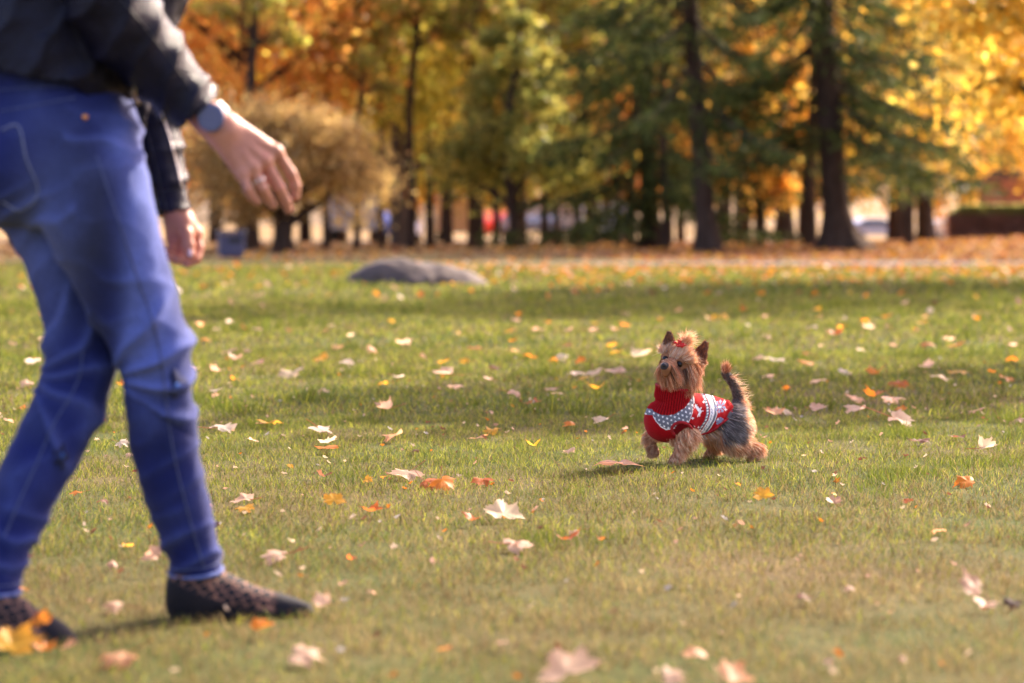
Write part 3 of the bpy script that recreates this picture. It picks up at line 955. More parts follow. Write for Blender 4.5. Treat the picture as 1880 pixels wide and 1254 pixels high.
make_car('white car in front of the hedge end on the right', at(1765, 128), .2, WHITE)
make_car('pale van far left between trunks above the far hand', at(655, 92), 1.6, SILVER, van=True)
make_car('small white car beside the silver car under the trees', at(1050, 96), 1.3, WHITE)

# bin box by the path at the left
def make_bin():
    l = at(424, 47.5)
    root = empty('litter_bin', l, .25)
    tag(root, 'dark blue-grey lidded litter bin between the two hands, by the path', 'bin')
    m1 = m_plain("bin_metal", (.045, .045, .10), .5)
    b = MB(); b.box((0, 0, .24), (.50, .42, .44), bev=.02); b.box((0, 0, .02), (.42, .36, .06)); b.build('body', m1, root)
    b = MB(); b.box((0, 0, .50), (.56, .47, .07), bev=.025); b.build('lid', m_plain("bin_lid", (.06, .055, .08), .5), root)
    b = MB(); b.box((.05, -.215, .34), (.26, .012, .10), bev=.004); b.build('slot', TYRE, root)
make_bin()

# lamp post with a white globe
def make_lamp():
    l = at(1765, 92)
    root = empty('street_lamp', l)
    tag(root, 'dark lamp post with a white globe, left of the red stone monument', 'street lamp')
    m1 = m_plain("lamp_iron", (.03, .035, .035), .5)
    H = 1.95
    b = MB(); b.lathe([(0, 0), (.16, 0), (.16, .12), (.09, .3), (.06, .5), (.045, H - .25), (.10, H - .2), (.11, H - .12), (0, H - .1)], seg=14); b.build('post', m1, root, smooth=True)
    b = MB(); b.ball((0, 0, H + .07), .2); b.build('globe', NT("opal_glass").bsdf((.85, .83, .8), .3), root, smooth=True)
    b = MB(); b.lathe([(0, H + .31), (.05, H + .29), (.09, H + .25), (.02, H + .24)], seg=12); b.build('finial', m1, root, smooth=True)
make_lamp()

def make_monument():
    l = at(1845, 100)
    l = (l[0], l[1], gz(l[0], l[1]))
    root = empty('monument', l, -.12)
    tag(root, 'red granite monument with a dark figure, behind the hedge at the right edge', 'monument')
    gran = m_noise("red_granite", [(.3, (.36, .16, .13)), (.7, (.50, .25, .21))], 3, 5, .6, .1, 50)
    grey = m_noise("grey_granite", [(.3, (.16, .15, .18)), (.7, (.26, .25, .29))], 3, 5, .7, .1, 50)
    br = m_noise("dark_bronze", [(.3, (.05, .055, .085)), (.7, (.11, .12, .17))], 3, 5, .5, .1, 30)
    b = MB(); b.box((0, 0, .5), (2.7, 1.7, 1.3), bev=.03); b.box((0, 0, 1.24), (2.35, 1.4, .16), bev=.02); b.build('base', grey, root)
    b = MB(); b.box((0, 0, 1.95), (2.05, 1.2, 1.26), bev=.03); b.box((-.35, -.05, 1.95), (.04, 1.2, 1.2)); b.build('pedestal', gran, root)
    b = MB(); b.box((0, 0, 2.66), (1.6, 1.0, .16), bev=.02); b.box((0, 0, 2.85), (1.25, .85, .22), bev=.03); b.build('plinth', br, root)
    f = Field((-.6, -.5, 2.9), (.6, .5, 4.9), .03)
    f.limb([(-.15, -.05, 2.95), (-.14, -.02, 3.4), (-.1, 0, 3.85)], [.12, .13, .16], .05)
    f.limb([(.15, .08, 2.95), (.14, .03, 3.4), (.08, 0, 3.85)], [.12, .13, .16], .05)
    f.limb([(0, 0, 3.8), (0, 0, 4.15), (0, .02, 4.4)], [.2, .19, .16], .06)
    f.limb([(-.22, 0, 4.38), (-.32, -.05, 4.05), (-.2, -.18, 3.85)], [.09, .075, .06], .05)
    f.limb([(.22, 0, 4.38), (.33, 0, 4.05), (.34, -.05, 3.75)], [.09, .075, .06], .05)
    f.ell((0, -.01, 4.68), (.11, .12, .15), .05)
    V, Q = f.mesh(); mesh_np('figure', V, Q, br, root)
make_monument()

def make_hedge():
    l = at(1870, 78)
    r = np.random.default_rng(71)
    root = empty('hedge', l)
    tag(root, 'clipped hedge with a green top and reddish-brown side at the right edge', 'hedge')
    L, W, H = 4.6, .9, 1.18
    n = 26000
    C = np.column_stack([r.uniform(-L / 2, L / 2, n), r.uniform(-W / 2, W / 2, n), r.uniform(.02, 1, n) ** .6 * H])
    C[:, 2] *= 1 + .05 * (noise3(C, 1.5, 2) - .5)
    face = r.random(n) < .6
    C[face, 1] = -W / 2 + r.normal(size=face.sum()) * .03
    top = r.random(n) < .3
    C[top, 2] = H + r.normal(size=top.sum()) * .03
    # rounded left shoulder
    e = np.clip((-L / 2 + .5 - C[:, 0]) / .5, 0, 1); C[:, 2] -= e ** 2 * .35 * (C[:, 2] / H)
    cg = palette(r, n, [(.34, .34, .10), (.24, .26, .07), (.46, .40, .13)], [3, 2, 2])
    cb = palette(r, n, [(.36, .18, .13), (.48, .25, .18), (.28, .17, .12)], [3, 2, 2])
    k = (C[:, 2] > H - .22)
    V, T, cc = leaf_cards(C, .09, r, np.where(k[:, None], cg, cb))
    mesh_np('foliage', V, T, M_LEAF, root, cols=cc, smooth=False)
    b = MB()
    for q in range(24):
        x = -L / 2 + .15 + q * (L - .3) / 23
        b.tube([(x, 0, -.05), (x + r.normal() * .05, 0, .5), (x + r.normal() * .1, r.normal() * .1, H - .1)], [.025, .02, .01], 5)
    b.build('stems', M_BARK, root, smooth=True)
make_hedge()
# ================================================================ the walking woman
def PP(px, py, D): return P(px, py, D)
def rr_(px, D): return px * D / FPX          # pixel radius to metres

RL = [  # right (nearer, forward) leg: px, py, D, radius px
    (150, 268, 4.02, 108), (166, 330, 4.00, 106), (183, 395, 3.99, 104), (202, 450, 4.00, 97), (221, 500, 4.01, 91), (243, 555, 4.025, 83), (263, 600, 4.03, 75),
    (279, 645, 4.035, 69), (287, 690, 4.045, 65), (291, 745, 4.06, 62), (297, 800, 4.075, 63), (308, 850, 4.085, 61), (321, 900, 4.10, 57),
    (335, 950, 4.115, 53), (350, 1000, 4.13, 49), (362, 1045, 4.14, 46.5)]
LL = [
    (70, 262, 4.15, 105), (84, 330, 4.15, 102), (105, 400, 4.14, 95), (122, 450, 4.125, 86), (134, 500, 4.11, 81), (145, 555, 4.10, 77), (151, 605, 4.085, 71),
    (149, 650, 4.07, 65), (142, 695, 4.06, 66), (124, 745, 4.045, 66), (98, 800, 4.02, 64), (73, 850, 4.0, 62), (48, 900, 3.98, 59),
    (26, 950, 3.96, 56), (5, 1000, 3.94, 51), (-9, 1045, 3.925, 49), (-15, 1085, 3.91, 48)]
def limbpts(L, dr=0.0, scale=1.0):
    return [PP(a, b, d) for a, b, d, r in L], [rr_(r, d) * scale * .965 + dr for a, b, d, r in L]

HEAD = dict(fw=np.array((math.cos(.5), math.sin(.5), 0)))
fw = HEAD['fw']; lf = np.array((-fw[1], fw[0], 0))      # heading and her left

def finger(f, pts, r0, k=.004):
    pts = [np.asarray(p) for p in pts]
    n = len(pts)
    rad = np.linspace(r0, r0 * .78, n)
    Q = catmull(np.column_stack([np.array(pts), rad]), 4)
    for i in range(len(Q) - 1):
        f.cone(Q[i, :3], Q[i + 1, :3], Q[i, 3], Q[i + 1, 3], k if i == 0 else .0008)
    # knuckles
    for p in pts[1:-1]: f.ell(p, (r0 * 1.0,) * 3, .003)

def build_hands():
    out = []
    # ---- right hand: reaching down, back of the hand to the camera
    D = 4.02
    w = [PP(p[0], p[1], D + p[2]) for p in ((345, 183, 0), (383, 218, 0), (405, 241, 0))]
    pts = np.array([PP(300, 140, D), PP(350, 188, D), PP(388, 220, D), PP(405, 236, D)])
    lo = np.array((-.62, 3.88, .66)); hi = np.array((-.33, 4.16, 1.02))
    f = Field(lo, hi, .0019)
    nrm = np.array((.15, -1, .35)); nrm /= np.linalg.norm(nrm)
    # wrist to forearm (slightly flat)
    side = PP(418, 200, D) - PP(378, 246, D); side /= np.linalg.norm(side)
    f.cone(PP(310, 148, D), PP(385, 220, D), .027, .0235, .01, flat=side, fs=1.12)
    f.cone(PP(385, 220, D), PP(412, 243, D), .0235, .0225, .012, flat=side, fs=1.2)
    K = {'i': (507, 279, .030), 'm': (486, 295, .016), 'r': (464, 309, .004), 'p': (446, 321, -.004)}
    Kp = {k: PP(a, b, D + d) for k, (a, b, d) in K.items()}
    for k_, r in (('i', .0145), ('m', .0150), ('r', .0145), ('p', .0125)):
        st = {'i': (421, 226, .008), 'm': (414, 236, .004), 'r': (407, 243, .002), 'p': (400, 250, 0)}[k_]
        f.cone(PP(st[0], st[1], D + st[2]), Kp[k_] + np.array((0, .003, -.002)), .0165, r * .92, .012)
        f.ell(Kp[k_] + nrm * .002, (r * .80,) * 3, .006)
    # extensor ridges
    for k_ in 'imr':
        a = PP(412, 236, D + .002) + nrm * .010
        f.cone(a * .35 + Kp[k_] * .65 + nrm * .006, Kp[k_] + nrm * .008, .0028, .0035, .006)
    finger(f, [Kp['i'], PP(534, 319, D + .045), PP(542, 342, D + .052), PP(542, 362, D + .054)], .0098)
    finger(f, [Kp['m'], PP(513, 345, D + .026), PP(524, 369, D + .038), PP(530, 385, D + .046)], .0102)
    finger(f, [Kp['r'], PP(483, 347, D + .004), PP(492, 364, D + .018), PP(501, 377, D + .026)], .0096)
    finger(f, [Kp['p'], PP(455, 347, D - .012), PP(463, 361, D - .004), PP(472, 371, D + .002)], .0082)
    # thumb leaves the far side of the palm near its base
    finger(f, [PP(424, 238, D + .022), PP(455, 262, D + .056), PP(481, 300, D + .074), PP(494, 330, D + .078)], .0115, .010)
    f.ell(PP(440, 258, D + .03), (.019, .019, .017), .012)
    V, Q = f.mesh(); V = relax(V, Q, 2)
    out.append((V, Q))
    ring_c = PP(476, 332, D + .003); ring_ax = PP(483, 347, D + .004) - Kp['r']
    # ---- left hand: hanging, palm towards the camera, fingers curled
    D = 4.22
    lo = np.array((-.66, 4.10, .54)); hi = np.array((-.47, 4.33, .84))
    f = Field(lo, hi, .0019)
    s = lambda a, b, d=0: PP(a, b, D + d)
    f.cone(s(309, 330), s(324, 385), .025, .0225, .01)
    f.cone(s(324, 385), s(331, 405), .0225, .022, .01)
    nn = np.array((0, 1, 0))
    for a, b, r in (((336, 404, .004), (358, 428, .012), .015), ((331, 404, .006), (349, 436, .014), .0155), ((326, 404, .006), (334, 440, .012), .0150), ((319, 402, .004), (318, 438, .006), .0135)):
        f.cone(s(*a), s(*b), .016, r, .012)
    f.ell(s(341, 418, -.008), (.017, .016, .024), .010)      # thenar
    finger(f, [s(358, 428, .012), s(364, 455, .006), s(358, 474, -.004), s(344, 484, -.010)], .0100)
    finger(f, [s(349, 436, .014), s(352, 464, .008), s(340, 477, -.004), s(326, 477, -.014)], .0100)
    finger(f, [s(334, 440, .012), s(334, 464, .004), s(322, 474, -.008), s(311, 470, -.016)], .0094)
    finger(f, [s(318, 438, .006), s(316, 456, .002), s(309, 466, -.008), s(302, 460, -.014)], .0082)
    finger(f, [s(338, 408, -.012), s(343, 430, -.026), s(346, 450, -.030), s(349, 467, -.030)], .0112, .010)
    V, Q = f.mesh(); V = relax(V, Q, 2)
    out.append((V, Q))
    nail = s(349.5, 464, -.0395)
    return out, ring_c, ring_ax, nail

def build_person():
    root = empty('person', (P(170, 410, 4.05)[0], 4.03, 0))
    base = np.array(root.location)
    tag(root, 'woman striding right in blue jeans and dark leather jacket, one hand stretched towards the dog', 'person')
    def fin(o):     # keep world position under the root
        o.location = Vector(o.location) - Vector(base)
        return o
    skin = NT("skin")
    co = skin.coord()
    a = skin.noise(18, 4, .6, co); b = skin.noise(320, 3, .6, co)
    skin.bsdf(skin.ramp(a, [(.3, (.36, .14, .085)), (.55, (.47, .20, .12)), (.75, (.50, .165, .11))]), .45, normal=skin.bump(b, .25, .002), spec=.4, sss=.04)
    # ---------- body (one mesh): feet, legs, trunk, neck, head, arms, hands
    f = Field((-1.15, 3.55, -.02), (-.15, 4.55, 1.80), .0085)
    pr, rad = limbpts(RL, 0, .86); f.limb(pr, rad, .02, 2)
    pl, rad = limbpts(LL, 0, .86); f.limb(pl, rad, .02, 2)
    hipc = PP(105, 225, 4.07); waist = PP(95, 120, 4.06); chest = PP(135, -60, 4.07); neckb = PP(195, -235, 4.09); headc = PP(262, -385, 4.12)
    f.ell(hipc, (.115, .11, .10), .02); f.limb([hipc, waist, chest], [.10, .098, .118], .03, 3)
    shR = PP(165, -175, 3.93); shL = PP(205, -165, 4.24)
    f.cone(shR, shL, .06, .06, .04); f.limb([chest, neckb, PP(225, -300, 4.105)], [.11, .06, .05], .04, 3)
    f.ell(headc, (.085, .078, .11), .02)
    f.ell(headc + fw * .05 - np.array((0, 0, .05)), (.045, .045, .05), .03)          # jaw
    f.cone(headc + fw * .083 + (0, 0, .012), headc + fw * .108 + (0, 0, -.018), .008, .013, .008)  # nose
    f.ell(headc + fw * .086 + (0, 0, -.046), (.013, .022, .009), .006)              # mouth
    for sgn in (-1, 1):
        f.ell(headc + lf * sgn * .078 - (0, 0, .01), (.014, .01, .028), .006)
        f.ell(headc + fw * .083 + lf * sgn * .032 + (0, 0, .014), (.012, .012, .009), .006, op='sub')
    elR = PP(215, 35, 3.95); wrR = PP(330, 168, 4.01)
    f.limb([shR, elR, wrR, PP(352, 188, 4.02)], [.05, .042, .029, .026], .02, 3)
    elL = PP(252, 130, 4.26); wrL = PP(305, 315, 4.225)
    f.limb([shL, elL, wrL, PP(310, 335, 4.22)], [.05, .042, .028, .025], .02, 3)
    # feet inside the shoes
    f.limb([PP(360, 1040, 4.14), PP(354, 1090, 4.14), PP(420, 1104, 4.15), PP(500, 1118, 4.155)], [.032, .024, .018, .008], .01, 4)
    f.limb([PP(-13, 1080, 3.915), PP(-24, 1140, 3.9), PP(40, 1165, 3.89), PP(105, 1180, 3.89)], [.032, .024, .018, .008], .01, 4)
    V, Q = f.mesh(); V = relax(V, Q, 2)
    hands, ring_c, ring_ax, nail = build_hands()
    Vs = [V]; Qs = [Q]; n = len(V)
    for (v, q) in hands: Vs.append(v); Qs.append(q + n); n += len(v)
    body = fin(mesh_np('body', np.vstack(Vs), np.vstack(Qs), skin.m, root))
    # eyes and hair
    hair_m = m_noise("brown_hair", [(.3, (.05, .025, .012)), (.7, (.16, .08, .04))], 40, 4, .5, .6, 120, .003)
    f = Field(headc - .25, headc + .25, .007)
    f.ell(headc - fw * .018 + (0, 0, .022), (.100, .094, .110), .01)
    f.limb([headc - fw * .07 + (0, 0, .02), headc - fw * .10 - (0, 0, .10), headc - fw * .12 - (0, 0, .2)], [.07, .06, .035], .03, 4)
    f.ell(headc + fw * .085 - (0, 0, .03), (.06, .055, .078), .01, op='sub')
    hv, hq = f.mesh(); fin(mesh_np('hair', hv, hq, hair_m, root))
    m = MB()
    for sgn in (-1, 1):
        m = MB(); m.ball(headc + fw * .074 + lf * sgn * .032 + (0, 0, .014), .0105, 10, 8)
        fin(m.build('eye', NT("eye").bsdf((.3, .25, .22), .1), root, smooth=True))

    # ---------- jeans
    h = .0042
    f = Field((-1.18, 3.62, .05), (-.42, 4.42, 1.06), h)
    def leg(L, seed):
        pts, rad = limbpts(L)
        f.limb(pts, rad, .012, 4)
    leg(RL, 1); leg(LL, 2)
    f.ell(PP(92, 250, 4.075), (.142, .135, .115), .03)
    f.ell(PP(30, 305, 4.00), (.098, .10, .098), .03)            # seat
    f.ell(PP(15, 300, 4.13), (.098, .10, .098), .03)
    f.limb([PP(100, 235, 4.07), PP(92, 180, 4.065), PP(86, 118, 4.06)], [.132, .122, .117], .03, 4)
    # cut the legs at the hems
    V, Q = f.mesh(); V = relax(V, Q, 2)
    N = vnormals(V, Q)
    # folds: ridges across the leg axis, strongest at knee, hip crease and ankle
    px = 940 + V[:, 0] / V[:, 1] * FPX; py = HORIZ + (CAMH - V[:, 2]) / V[:, 1] * FPX
    nz = noise3(V, 9, 2, 2.2); nz2 = noise3(V, 22, 2, 8.2)
    def folds(cy, wy, freq, slope, amp, mask=1):
        env = np.exp(-((py - cy) / wy) ** 2)
        return mask * amp * env * (1 - np.abs(np.sin((py + slope * (px - 200)) * freq + nz * 5.0))) ** 1.6
    right = (px - np.interp(py, [300, 430, 500, 560, 640, 700, 1100], [60, 95, 130, 160, 207, 222, 260])) > 0
    right = right.astype(float)
    left = 1 - right
    def fan(ox, oy, r0, r1, cnt, amp, mask, th0=-9, th1=9):
        th = np.arctan2(oy - py, px - ox); rad_ = np.hypot(px - ox, py - oy)
        env = np.clip((rad_ - r0) / 40, 0, 1) * np.exp(-np.maximum(0, rad_ - r1) ** 2 / 1800.) * (th > th0) * (th < th1)
        return mask * amp * env * (.35 + 1.2 * nz) * (1 - np.abs(np.sin(th * cnt + nz * 6.5))) ** 1.4
    d = fan(205, 700, 6, 150, 5.4, .0125, right, -.6, 1.6) + folds(555, 70, .04, -.45, .004, right) + folds(1015, 60, .07, .35, .0085, right)
    d += folds(800, 120, .035, .7, .0042, right) + fan(55, 690, 6, 140, 5.6, .0110, left, -1.3, 1.2) + folds(900, 110, .03, .9, .004, left) + folds(1010, 80, .06, -.4, .007, left) + folds(460, 80, .05, .9, .004, left)
    d += folds(255, 45, .06, -.25, .0080, (px > 120).astype(float)) + folds(390, 50, .05, .8, .007, (px < 140).astype(float))
    d += (nz - .5) * .008 + (nz2 - .5) * .0034 + .0022 * (1 - np.abs(2 * noise3(V, 13, 2, 6.6) - 1)) ** 6
    V = V + N * d[:, None]
    V = relax(V, Q, 1, .4)
    # denim colour: indigo, worn pale on the thighs, knees and hip
    wear = np.clip(np.exp(-(((px - 262) / 38) ** 2 + ((py - 480) / 210) ** 2)) * 1.0 + np.exp(-(((px - 90) / 60) ** 2 + ((py - 420) / 170) ** 2)) * .45
                   + np.exp(-(((px - 285) / 50) ** 2 + ((py - 640) / 70) ** 2)) * .5 + np.exp(-(((px - 225) / 30) ** 2 + ((py - 265) / 40) ** 2)) * .5, 0, 1) * (.55 + .7 * nz)
    wear += np.clip(d / .0085, 0, 1) * .28
    dark = np.array(hexcol('2c388a')); pale = np.array(hexcol('6472b4')); deep = np.array(hexcol('1c2757'))
    tone = np.clip(.25 + .9 * (nz2 - .5) + .5 * (noise3(V, 5, 2) - .5), 0, 1)[:, None]
    c = dark * (1 - tone) + deep * tone
    w = np.clip(wear, 0, .7)[:, None]
    gw = np.clip(1.5 * np.exp(-(((px - 120) / 95) ** 2 + ((py - 400) / 150) ** 2)) * (.5 + nz), 0, .85)[:, None]
    c = c * (1 - gw) + np.array(hexcol('44485f')) * gw
    c = c * .39
    c = c * (1 - w) + pale * w
    t = NT("denim"); vc = t.n("ShaderNodeVertexColor"); vc.layer_name = "Col"
    co = t.coord(); mp = t.n("ShaderNodeMapping"); mp.inputs['Scale'].default_value = (1, 1, .25); mp.inputs['Rotation'].default_value = (0, .6, 0); t.l(co, mp.inputs[0])
    wv = t.noise(420, 3, .7, mp.outputs[0])
    col = t.mix(1.0, vc.outputs[0], t.ramp(wv, [(.3, (.72, .72, .72)), (.7, (1.28, 1.28, 1.3))]), 'MULTIPLY')
    t.bsdf(col, .85, normal=t.bump(wv, .35, .002), spec=.15, sheen=.06)
    # remove faces past the hems
    def past(Lp, e, V):
        a = PP(*Lp[0]); b = PP(*Lp[1]); ax = (b - a) / np.linalg.norm(b - a)
        return (V - b) @ ax
    # right hem slants: plane through three points
    def plane_keep(p, nrm, who): return ((V - p) @ nrm) * who
    hr = PP(364, 1050, 4.14); axr = PP(372, 1075, 4.15) - PP(350, 1000, 4.13); axr /= np.linalg.norm(axr)
    axr = axr + np.array((-.10, 0, -.55)); axr /= np.linalg.norm(axr)
    hl = PP(-14, 1092, 3.91); axl = np.array((0., 0, -1.))
    isR = px > 200
    drop = np.where(isR, (V - hr) @ axr > 0, (V - hl) @ axl > 0)
    drop |= V[:, 2] > PP(0, 122, 4.06)[2]
    Qk = Q[~drop[Q].any(1)]
    used = np.unique(Qk); remap = np.full(len(V), -1); remap[used] = np.arange(len(used))
    VJ, QJ, CJ = V[used], remap[Qk], c[used]
    jeans = fin(mesh_np('jeans', VJ, QJ, t.m, root, cols=CJ))
    bv = bvh_of(V, Q)
    def snap(pxl, off=.001, D0=3.0):
        out = []
        for (a, b) in pxl:
            o = Vector((0, 0, CAMH)); dv = Vector(P(a, b, 4.0)) - o; dv.normalize()
            hit, nn, _, _ = bv.ray_cast(o, dv)
            if hit is None: continue
            out.append(np.array(hit) + np.array(nn) * off * (1 if nn.dot(dv) < 0 else -1))
        return np.array(out)
    thread = m_noise("seam_thread", [(.3, (.035, .045, .13)), (.7, (.075, .095, .21))], 160, 2, .8, .2)
    pale_thread = m_noise('pocket_thread', [(.3, (.10, .11, .20)), (.7, (.22, .24, .34))], 160, 2, .8, .2)
    def seam(name, pxl, r=.0011, sub=14, mat=thread, off=.0004):
        q = catmull(np.array(pxl, float), sub)
        s = snap(q, off)
        if len(s) < 3: return
        m = MB(); m.tube(s, r, 5); fin(m.build(name, mat, root, smooth=True))
    seam('side_seam', [(176, 285), (205, 370), (232, 450), (252, 510), (277, 580), (292, 640), (303, 720), (312, 790), (325, 860), (345, 940), (362, 1000), (376, 1045)], .0016)
    seam('side_seam', [(152, 640), (146, 690), (128, 730), (98, 780), (68, 850), (38, 915), (8, 985)], .0016)
    seam('pocket_stitching', [(2, 238), (34, 232), (48, 290), (70, 352), (38, 386), (4, 370)], .0017, 12, pale_thread)
    seam('pocket_stitching', [(4, 244), (30, 239), (44, 292), (65, 351)], .0007, 12)
    seam('waistband_stitching', [(0, 204), (50, 196), (100, 186), (138, 180)], .0016, 12)
    seam('waistband_stitching', [(0, 165), (60, 160), (110, 158), (150, 160)], .0010, 12)
    # hems: rolled band
    def hem(cen, ax, rx, name='hem'):
        # ring of hits round the leg just above the cut
        ax = ax / np.linalg.norm(ax)
        u = np.cross(ax, (0, 1, .01)); u /= np.linalg.norm(u); v = np.cross(ax, u)
        for lift, rad in ((.003, .0036), (.019, .0012)):
            ring = []
            c0 = cen - ax * lift
            for q in np.linspace(0, 2 * PI, 49):
                dr = u * math.cos(q) + v * math.sin(q)
                hit, nn, _, _ = bv.ray_cast(Vector(c0 + dr * .12), Vector(-dr))
                ring.append(np.array(hit) + dr * .0005 if hit is not None else c0 + dr * .045)
            m = MB(); m.tube(ring, rad, 6, caps=False); fin(m.build(name if lift < .01 else 'hem_stitching', hemm if lift < .01 else thread, root, smooth=True))
    hemm = m_noise("hem_denim", [(.3, (.05, .07, .22)), (.7, (.15, .20, .45))], 120, 3, .9, .4)
    hem(hr, axr, 0); hem(hl, axl, 0)
    # belt loops and rivets, embroidered patches
    def patch(name, a, b, r1, mat, th=.0012, lobes=5):
        s = snap([(a, b)], 0)
        if not len(s): return
        c0 = s[0]; m = MB(); nn = (np.array((0, 0, CAMH)) - c0); nn /= np.linalg.norm(nn)
        u = np.cross(nn, (0, 0, 1)); u /= np.linalg.norm(u); v = np.cross(nn, u)
        n = 26; q = np.linspace(0, 2 * PI, n, endpoint=False)
        rq = r1 * (1 + .28 * np.cos(lobes * q))
        pts = [(a + rq[i] * math.cos(q[i]) * .62, b + rq[i] * math.sin(q[i])) for i in range(n)]
        o = snap(pts, th); i_ = snap(pts, -.002)
        if len(o) < n or len(i_) < n: return
        V = np.vstack([o, i_, c0 + nn * th * 1.0]); F4 = np.array([(i, (i + 1) % n, n + (i + 1) % n, n + i) for i in range(n)]); F3 = np.array([((i + 1) % n, i, 2 * n) for i in range(n)])
        m.add(V, F4); m.T.append(F3)
        return fin(m.build(name, mat, root, smooth=True))
    navy = m_noise("embroidery_navy", [(.3, (.006, .007, .03)), (.7, (.02, .03, .12))], 200, 3, .9, .6)
    azure = m_noise("embroidery_blue", [(.3, (.015, .05, .28)), (.7, (.03, .12, .42))], 200, 3, .9, .6)
    redm = m_noise("embroidery_red", [(.3, (.10, .01, .02)), (.7, (.25, .03, .03))], 200, 3, .9, .6)
    patch('embroidery', 111, 838, 20, navy); patch('embroidery_centre', 114, 836, 5, azure, .0022, 3)
    patch('embroidery', 326, 704, 24, navy, lobes=3)
    patch('embroidery_centre', 324, 708, 6, azure, .0018, 2)
    s = snap([(156, 215)], 0)
    if len(s):
        m = MB(); m.ball(s[0], .0055, 10, 6); fin(m.build('rivet', NT("copper").bsdf((.85, .35, .12), .3, metal=1), root, smooth=True))

    # ---------- jacket
    f = Field((-1.20, 3.70, .66), (-.40, 4.45, 1.56), .0042)
    hemc = PP(78, 105, 4.06)
    f.limb([PP(72, 118, 4.06), PP(80, 40, 4.06), PP(110, -70, 4.07), PP(150, -160, 4.08)], [.150, .148, .152, .12], .02, 4)
    f.limb([PP(120, 130, 4.07), PP(125, 60, 4.07), PP(150, -60, 4.08)], [.115, .13, .13], .03, 4)
    f.cone(shR + (0, 0, -.01), shL + (0, 0, -.01), .078, .078, .05)
    f.limb([chest, PP(180, -215, 4.09), PP(215, -275, 4.10)], [.12, .085, .068], .04, 3)
    # front flap hanging open ahead of the body
    f.limb([PP(200, 20, 4.12), PP(212, 120, 4.13), PP(222, 195, 4.13)], [.068, .052, .034], .02, 4)
    f.limb([PP(290, -40, 4.16), PP(262, 30, 4.16), PP(235, 110, 4.15)], [.055, .05, .03], .02, 4)
    f.limb([PP(190, 40, 4.11), PP(214, 130, 4.10), PP(232, 185, 4.10), PP(243, 232, 4.10)], [.060, .050, .036, .022], .02, 4)
    # sleeves
    f.limb([shR, PP(182, -70, 3.92), PP(214, 26, 3.94), PP(262, 90, 3.98), PP(316, 154, 4.01), PP(366, 212, 4.02)], [.070, .070, .068, .060, .051, .0420], .012, 5)
    f.limb([shL, PP(232, 0, 4.25), PP(256, 125, 4.26), PP(280, 220, 4.24), PP(303, 315, 4.225), PP(321, 396, 4.22)], [.065, .060, .052, .045, .035, .0275], .012, 5)
    V, Q = f.mesh(); V = relax(V, Q, 1)
    N = vnormals(V, Q)
    nz = noise3(V, 8, 3, 1.1); nz2 = noise3(V, 17, 2, 5.0)
    px = 940 + V[:, 0] / V[:, 1] * FPX; py = HORIZ + (CAMH - V[:, 2]) / V[:, 1] * FPX
    sl = (V[:, 1] < 4.02) & (px > 190)
    s_al = (px + py) / 1.414
    d = np.where(sl, .0085 * (1 - np.abs(np.sin(s_al * .043 + nz * 5 + .012 * (px - py)))) ** 1.7, 0)
    sl2 = (px > 240) & (py > 150) & (V[:, 1] > 4.12)
    d += np.where(sl2, .006 * (1 - np.abs(np.sin(py * .06 + nz * 4))) ** 1.6, 0)
    bodym = (~sl) & (~sl2)
    d += np.where(bodym, .010 * (1 - np.abs(np.sin((py * .5 + px * .8) * .045 + nz * 7))) ** 1.5, 0)
    d += (nz2 - .5) * .006
    V = V + N * d[:, None]; V = relax(V, Q, 1, .4)
    # openings: hem plane and cuffs
    cuffR = PP(363, 208, 4.02); axR = PP(366, 212, 4.02) - PP(320, 158, 4.01); axR /= np.linalg.norm(axR)
    cuffL = PP(320, 393, 4.22); axL = PP(322, 396, 4.22) - PP(300, 310, 4.225); axL /= np.linalg.norm(axL)
    near = lambda c0, r: np.linalg.norm(V - c0, axis=1) < r
    drop = (((V - cuffR) @ axR > 0) & near(cuffR, .12)) | (((V - cuffL) @ axL > 0) & near(cuffL, .09))
    hemz = CAMH - (np.interp(px, [-120, 0, 60, 120, 190, 235, 262], [112, 130, 148, 152, 196, 246, 246]) - HORIZ) / FPX * V[:, 1]
    bodyv = (~((V[:, 1] < 4.02) & (px > 235))) & (~sl2)
    drop |= (V[:, 2] < hemz) & bodyv
    drop |= V[:, 2] > 1.50
    Qk = Q[~drop[Q].any(1)]
    used = np.unique(Qk); remap = np.full(len(V), -1); remap[used] = np.arange(len(used))
    lt = NT("black_leather"); co = lt.coord()
    b1 = lt.noise(24, 6, .7, co); b2 = lt.noise(260, 3, .6, co)
    mixb = lt.mix(.3, b1, b2)
    lt.bsdf(lt.ramp(b1, [(.3, (.003, .003, .010)), (.7, (.007, .007, .024))]), .24, normal=lt.bump(mixb, .8, .010), spec=.2)
    jk = fin(mesh_np('jacket', V[used], remap[Qk], lt.m, root))
    so = jk.modifiers.new('thickness', 'SOLIDIFY'); so.thickness = .003; so.offset = -1
    bvj = bvh_of(V, Q)
    def snapj(pxl, off=.001):
        out = []
        for (a, b) in pxl:
            o = Vector((0, 0, CAMH)); dv = Vector(P(a, b, 4.0)) - o; dv.normalize()
            hit, nn, _, _ = bvj.ray_cast(o, dv)
            if hit is None: continue
            out.append(np.array(hit) + np.array(nn) * off * (1 if nn.dot(dv) < 0 else -1))
        return np.array(out)
    dk = NT("leather_seam").bsdf((.006, .006, .012), .5)
    def jseam(name, pts, r, mat=dk):
        s = snapj(catmull(np.array(pts, float), 14), .0)
        if len(s) > 3:
            m = MB(); m.tube(s, r, 5); fin(m.build(name, mat, root, smooth=True))
    jseam('sleeve_seam', [(262, 215), (275, 260), (288, 310), (300, 360), (308, 392)], .0016)
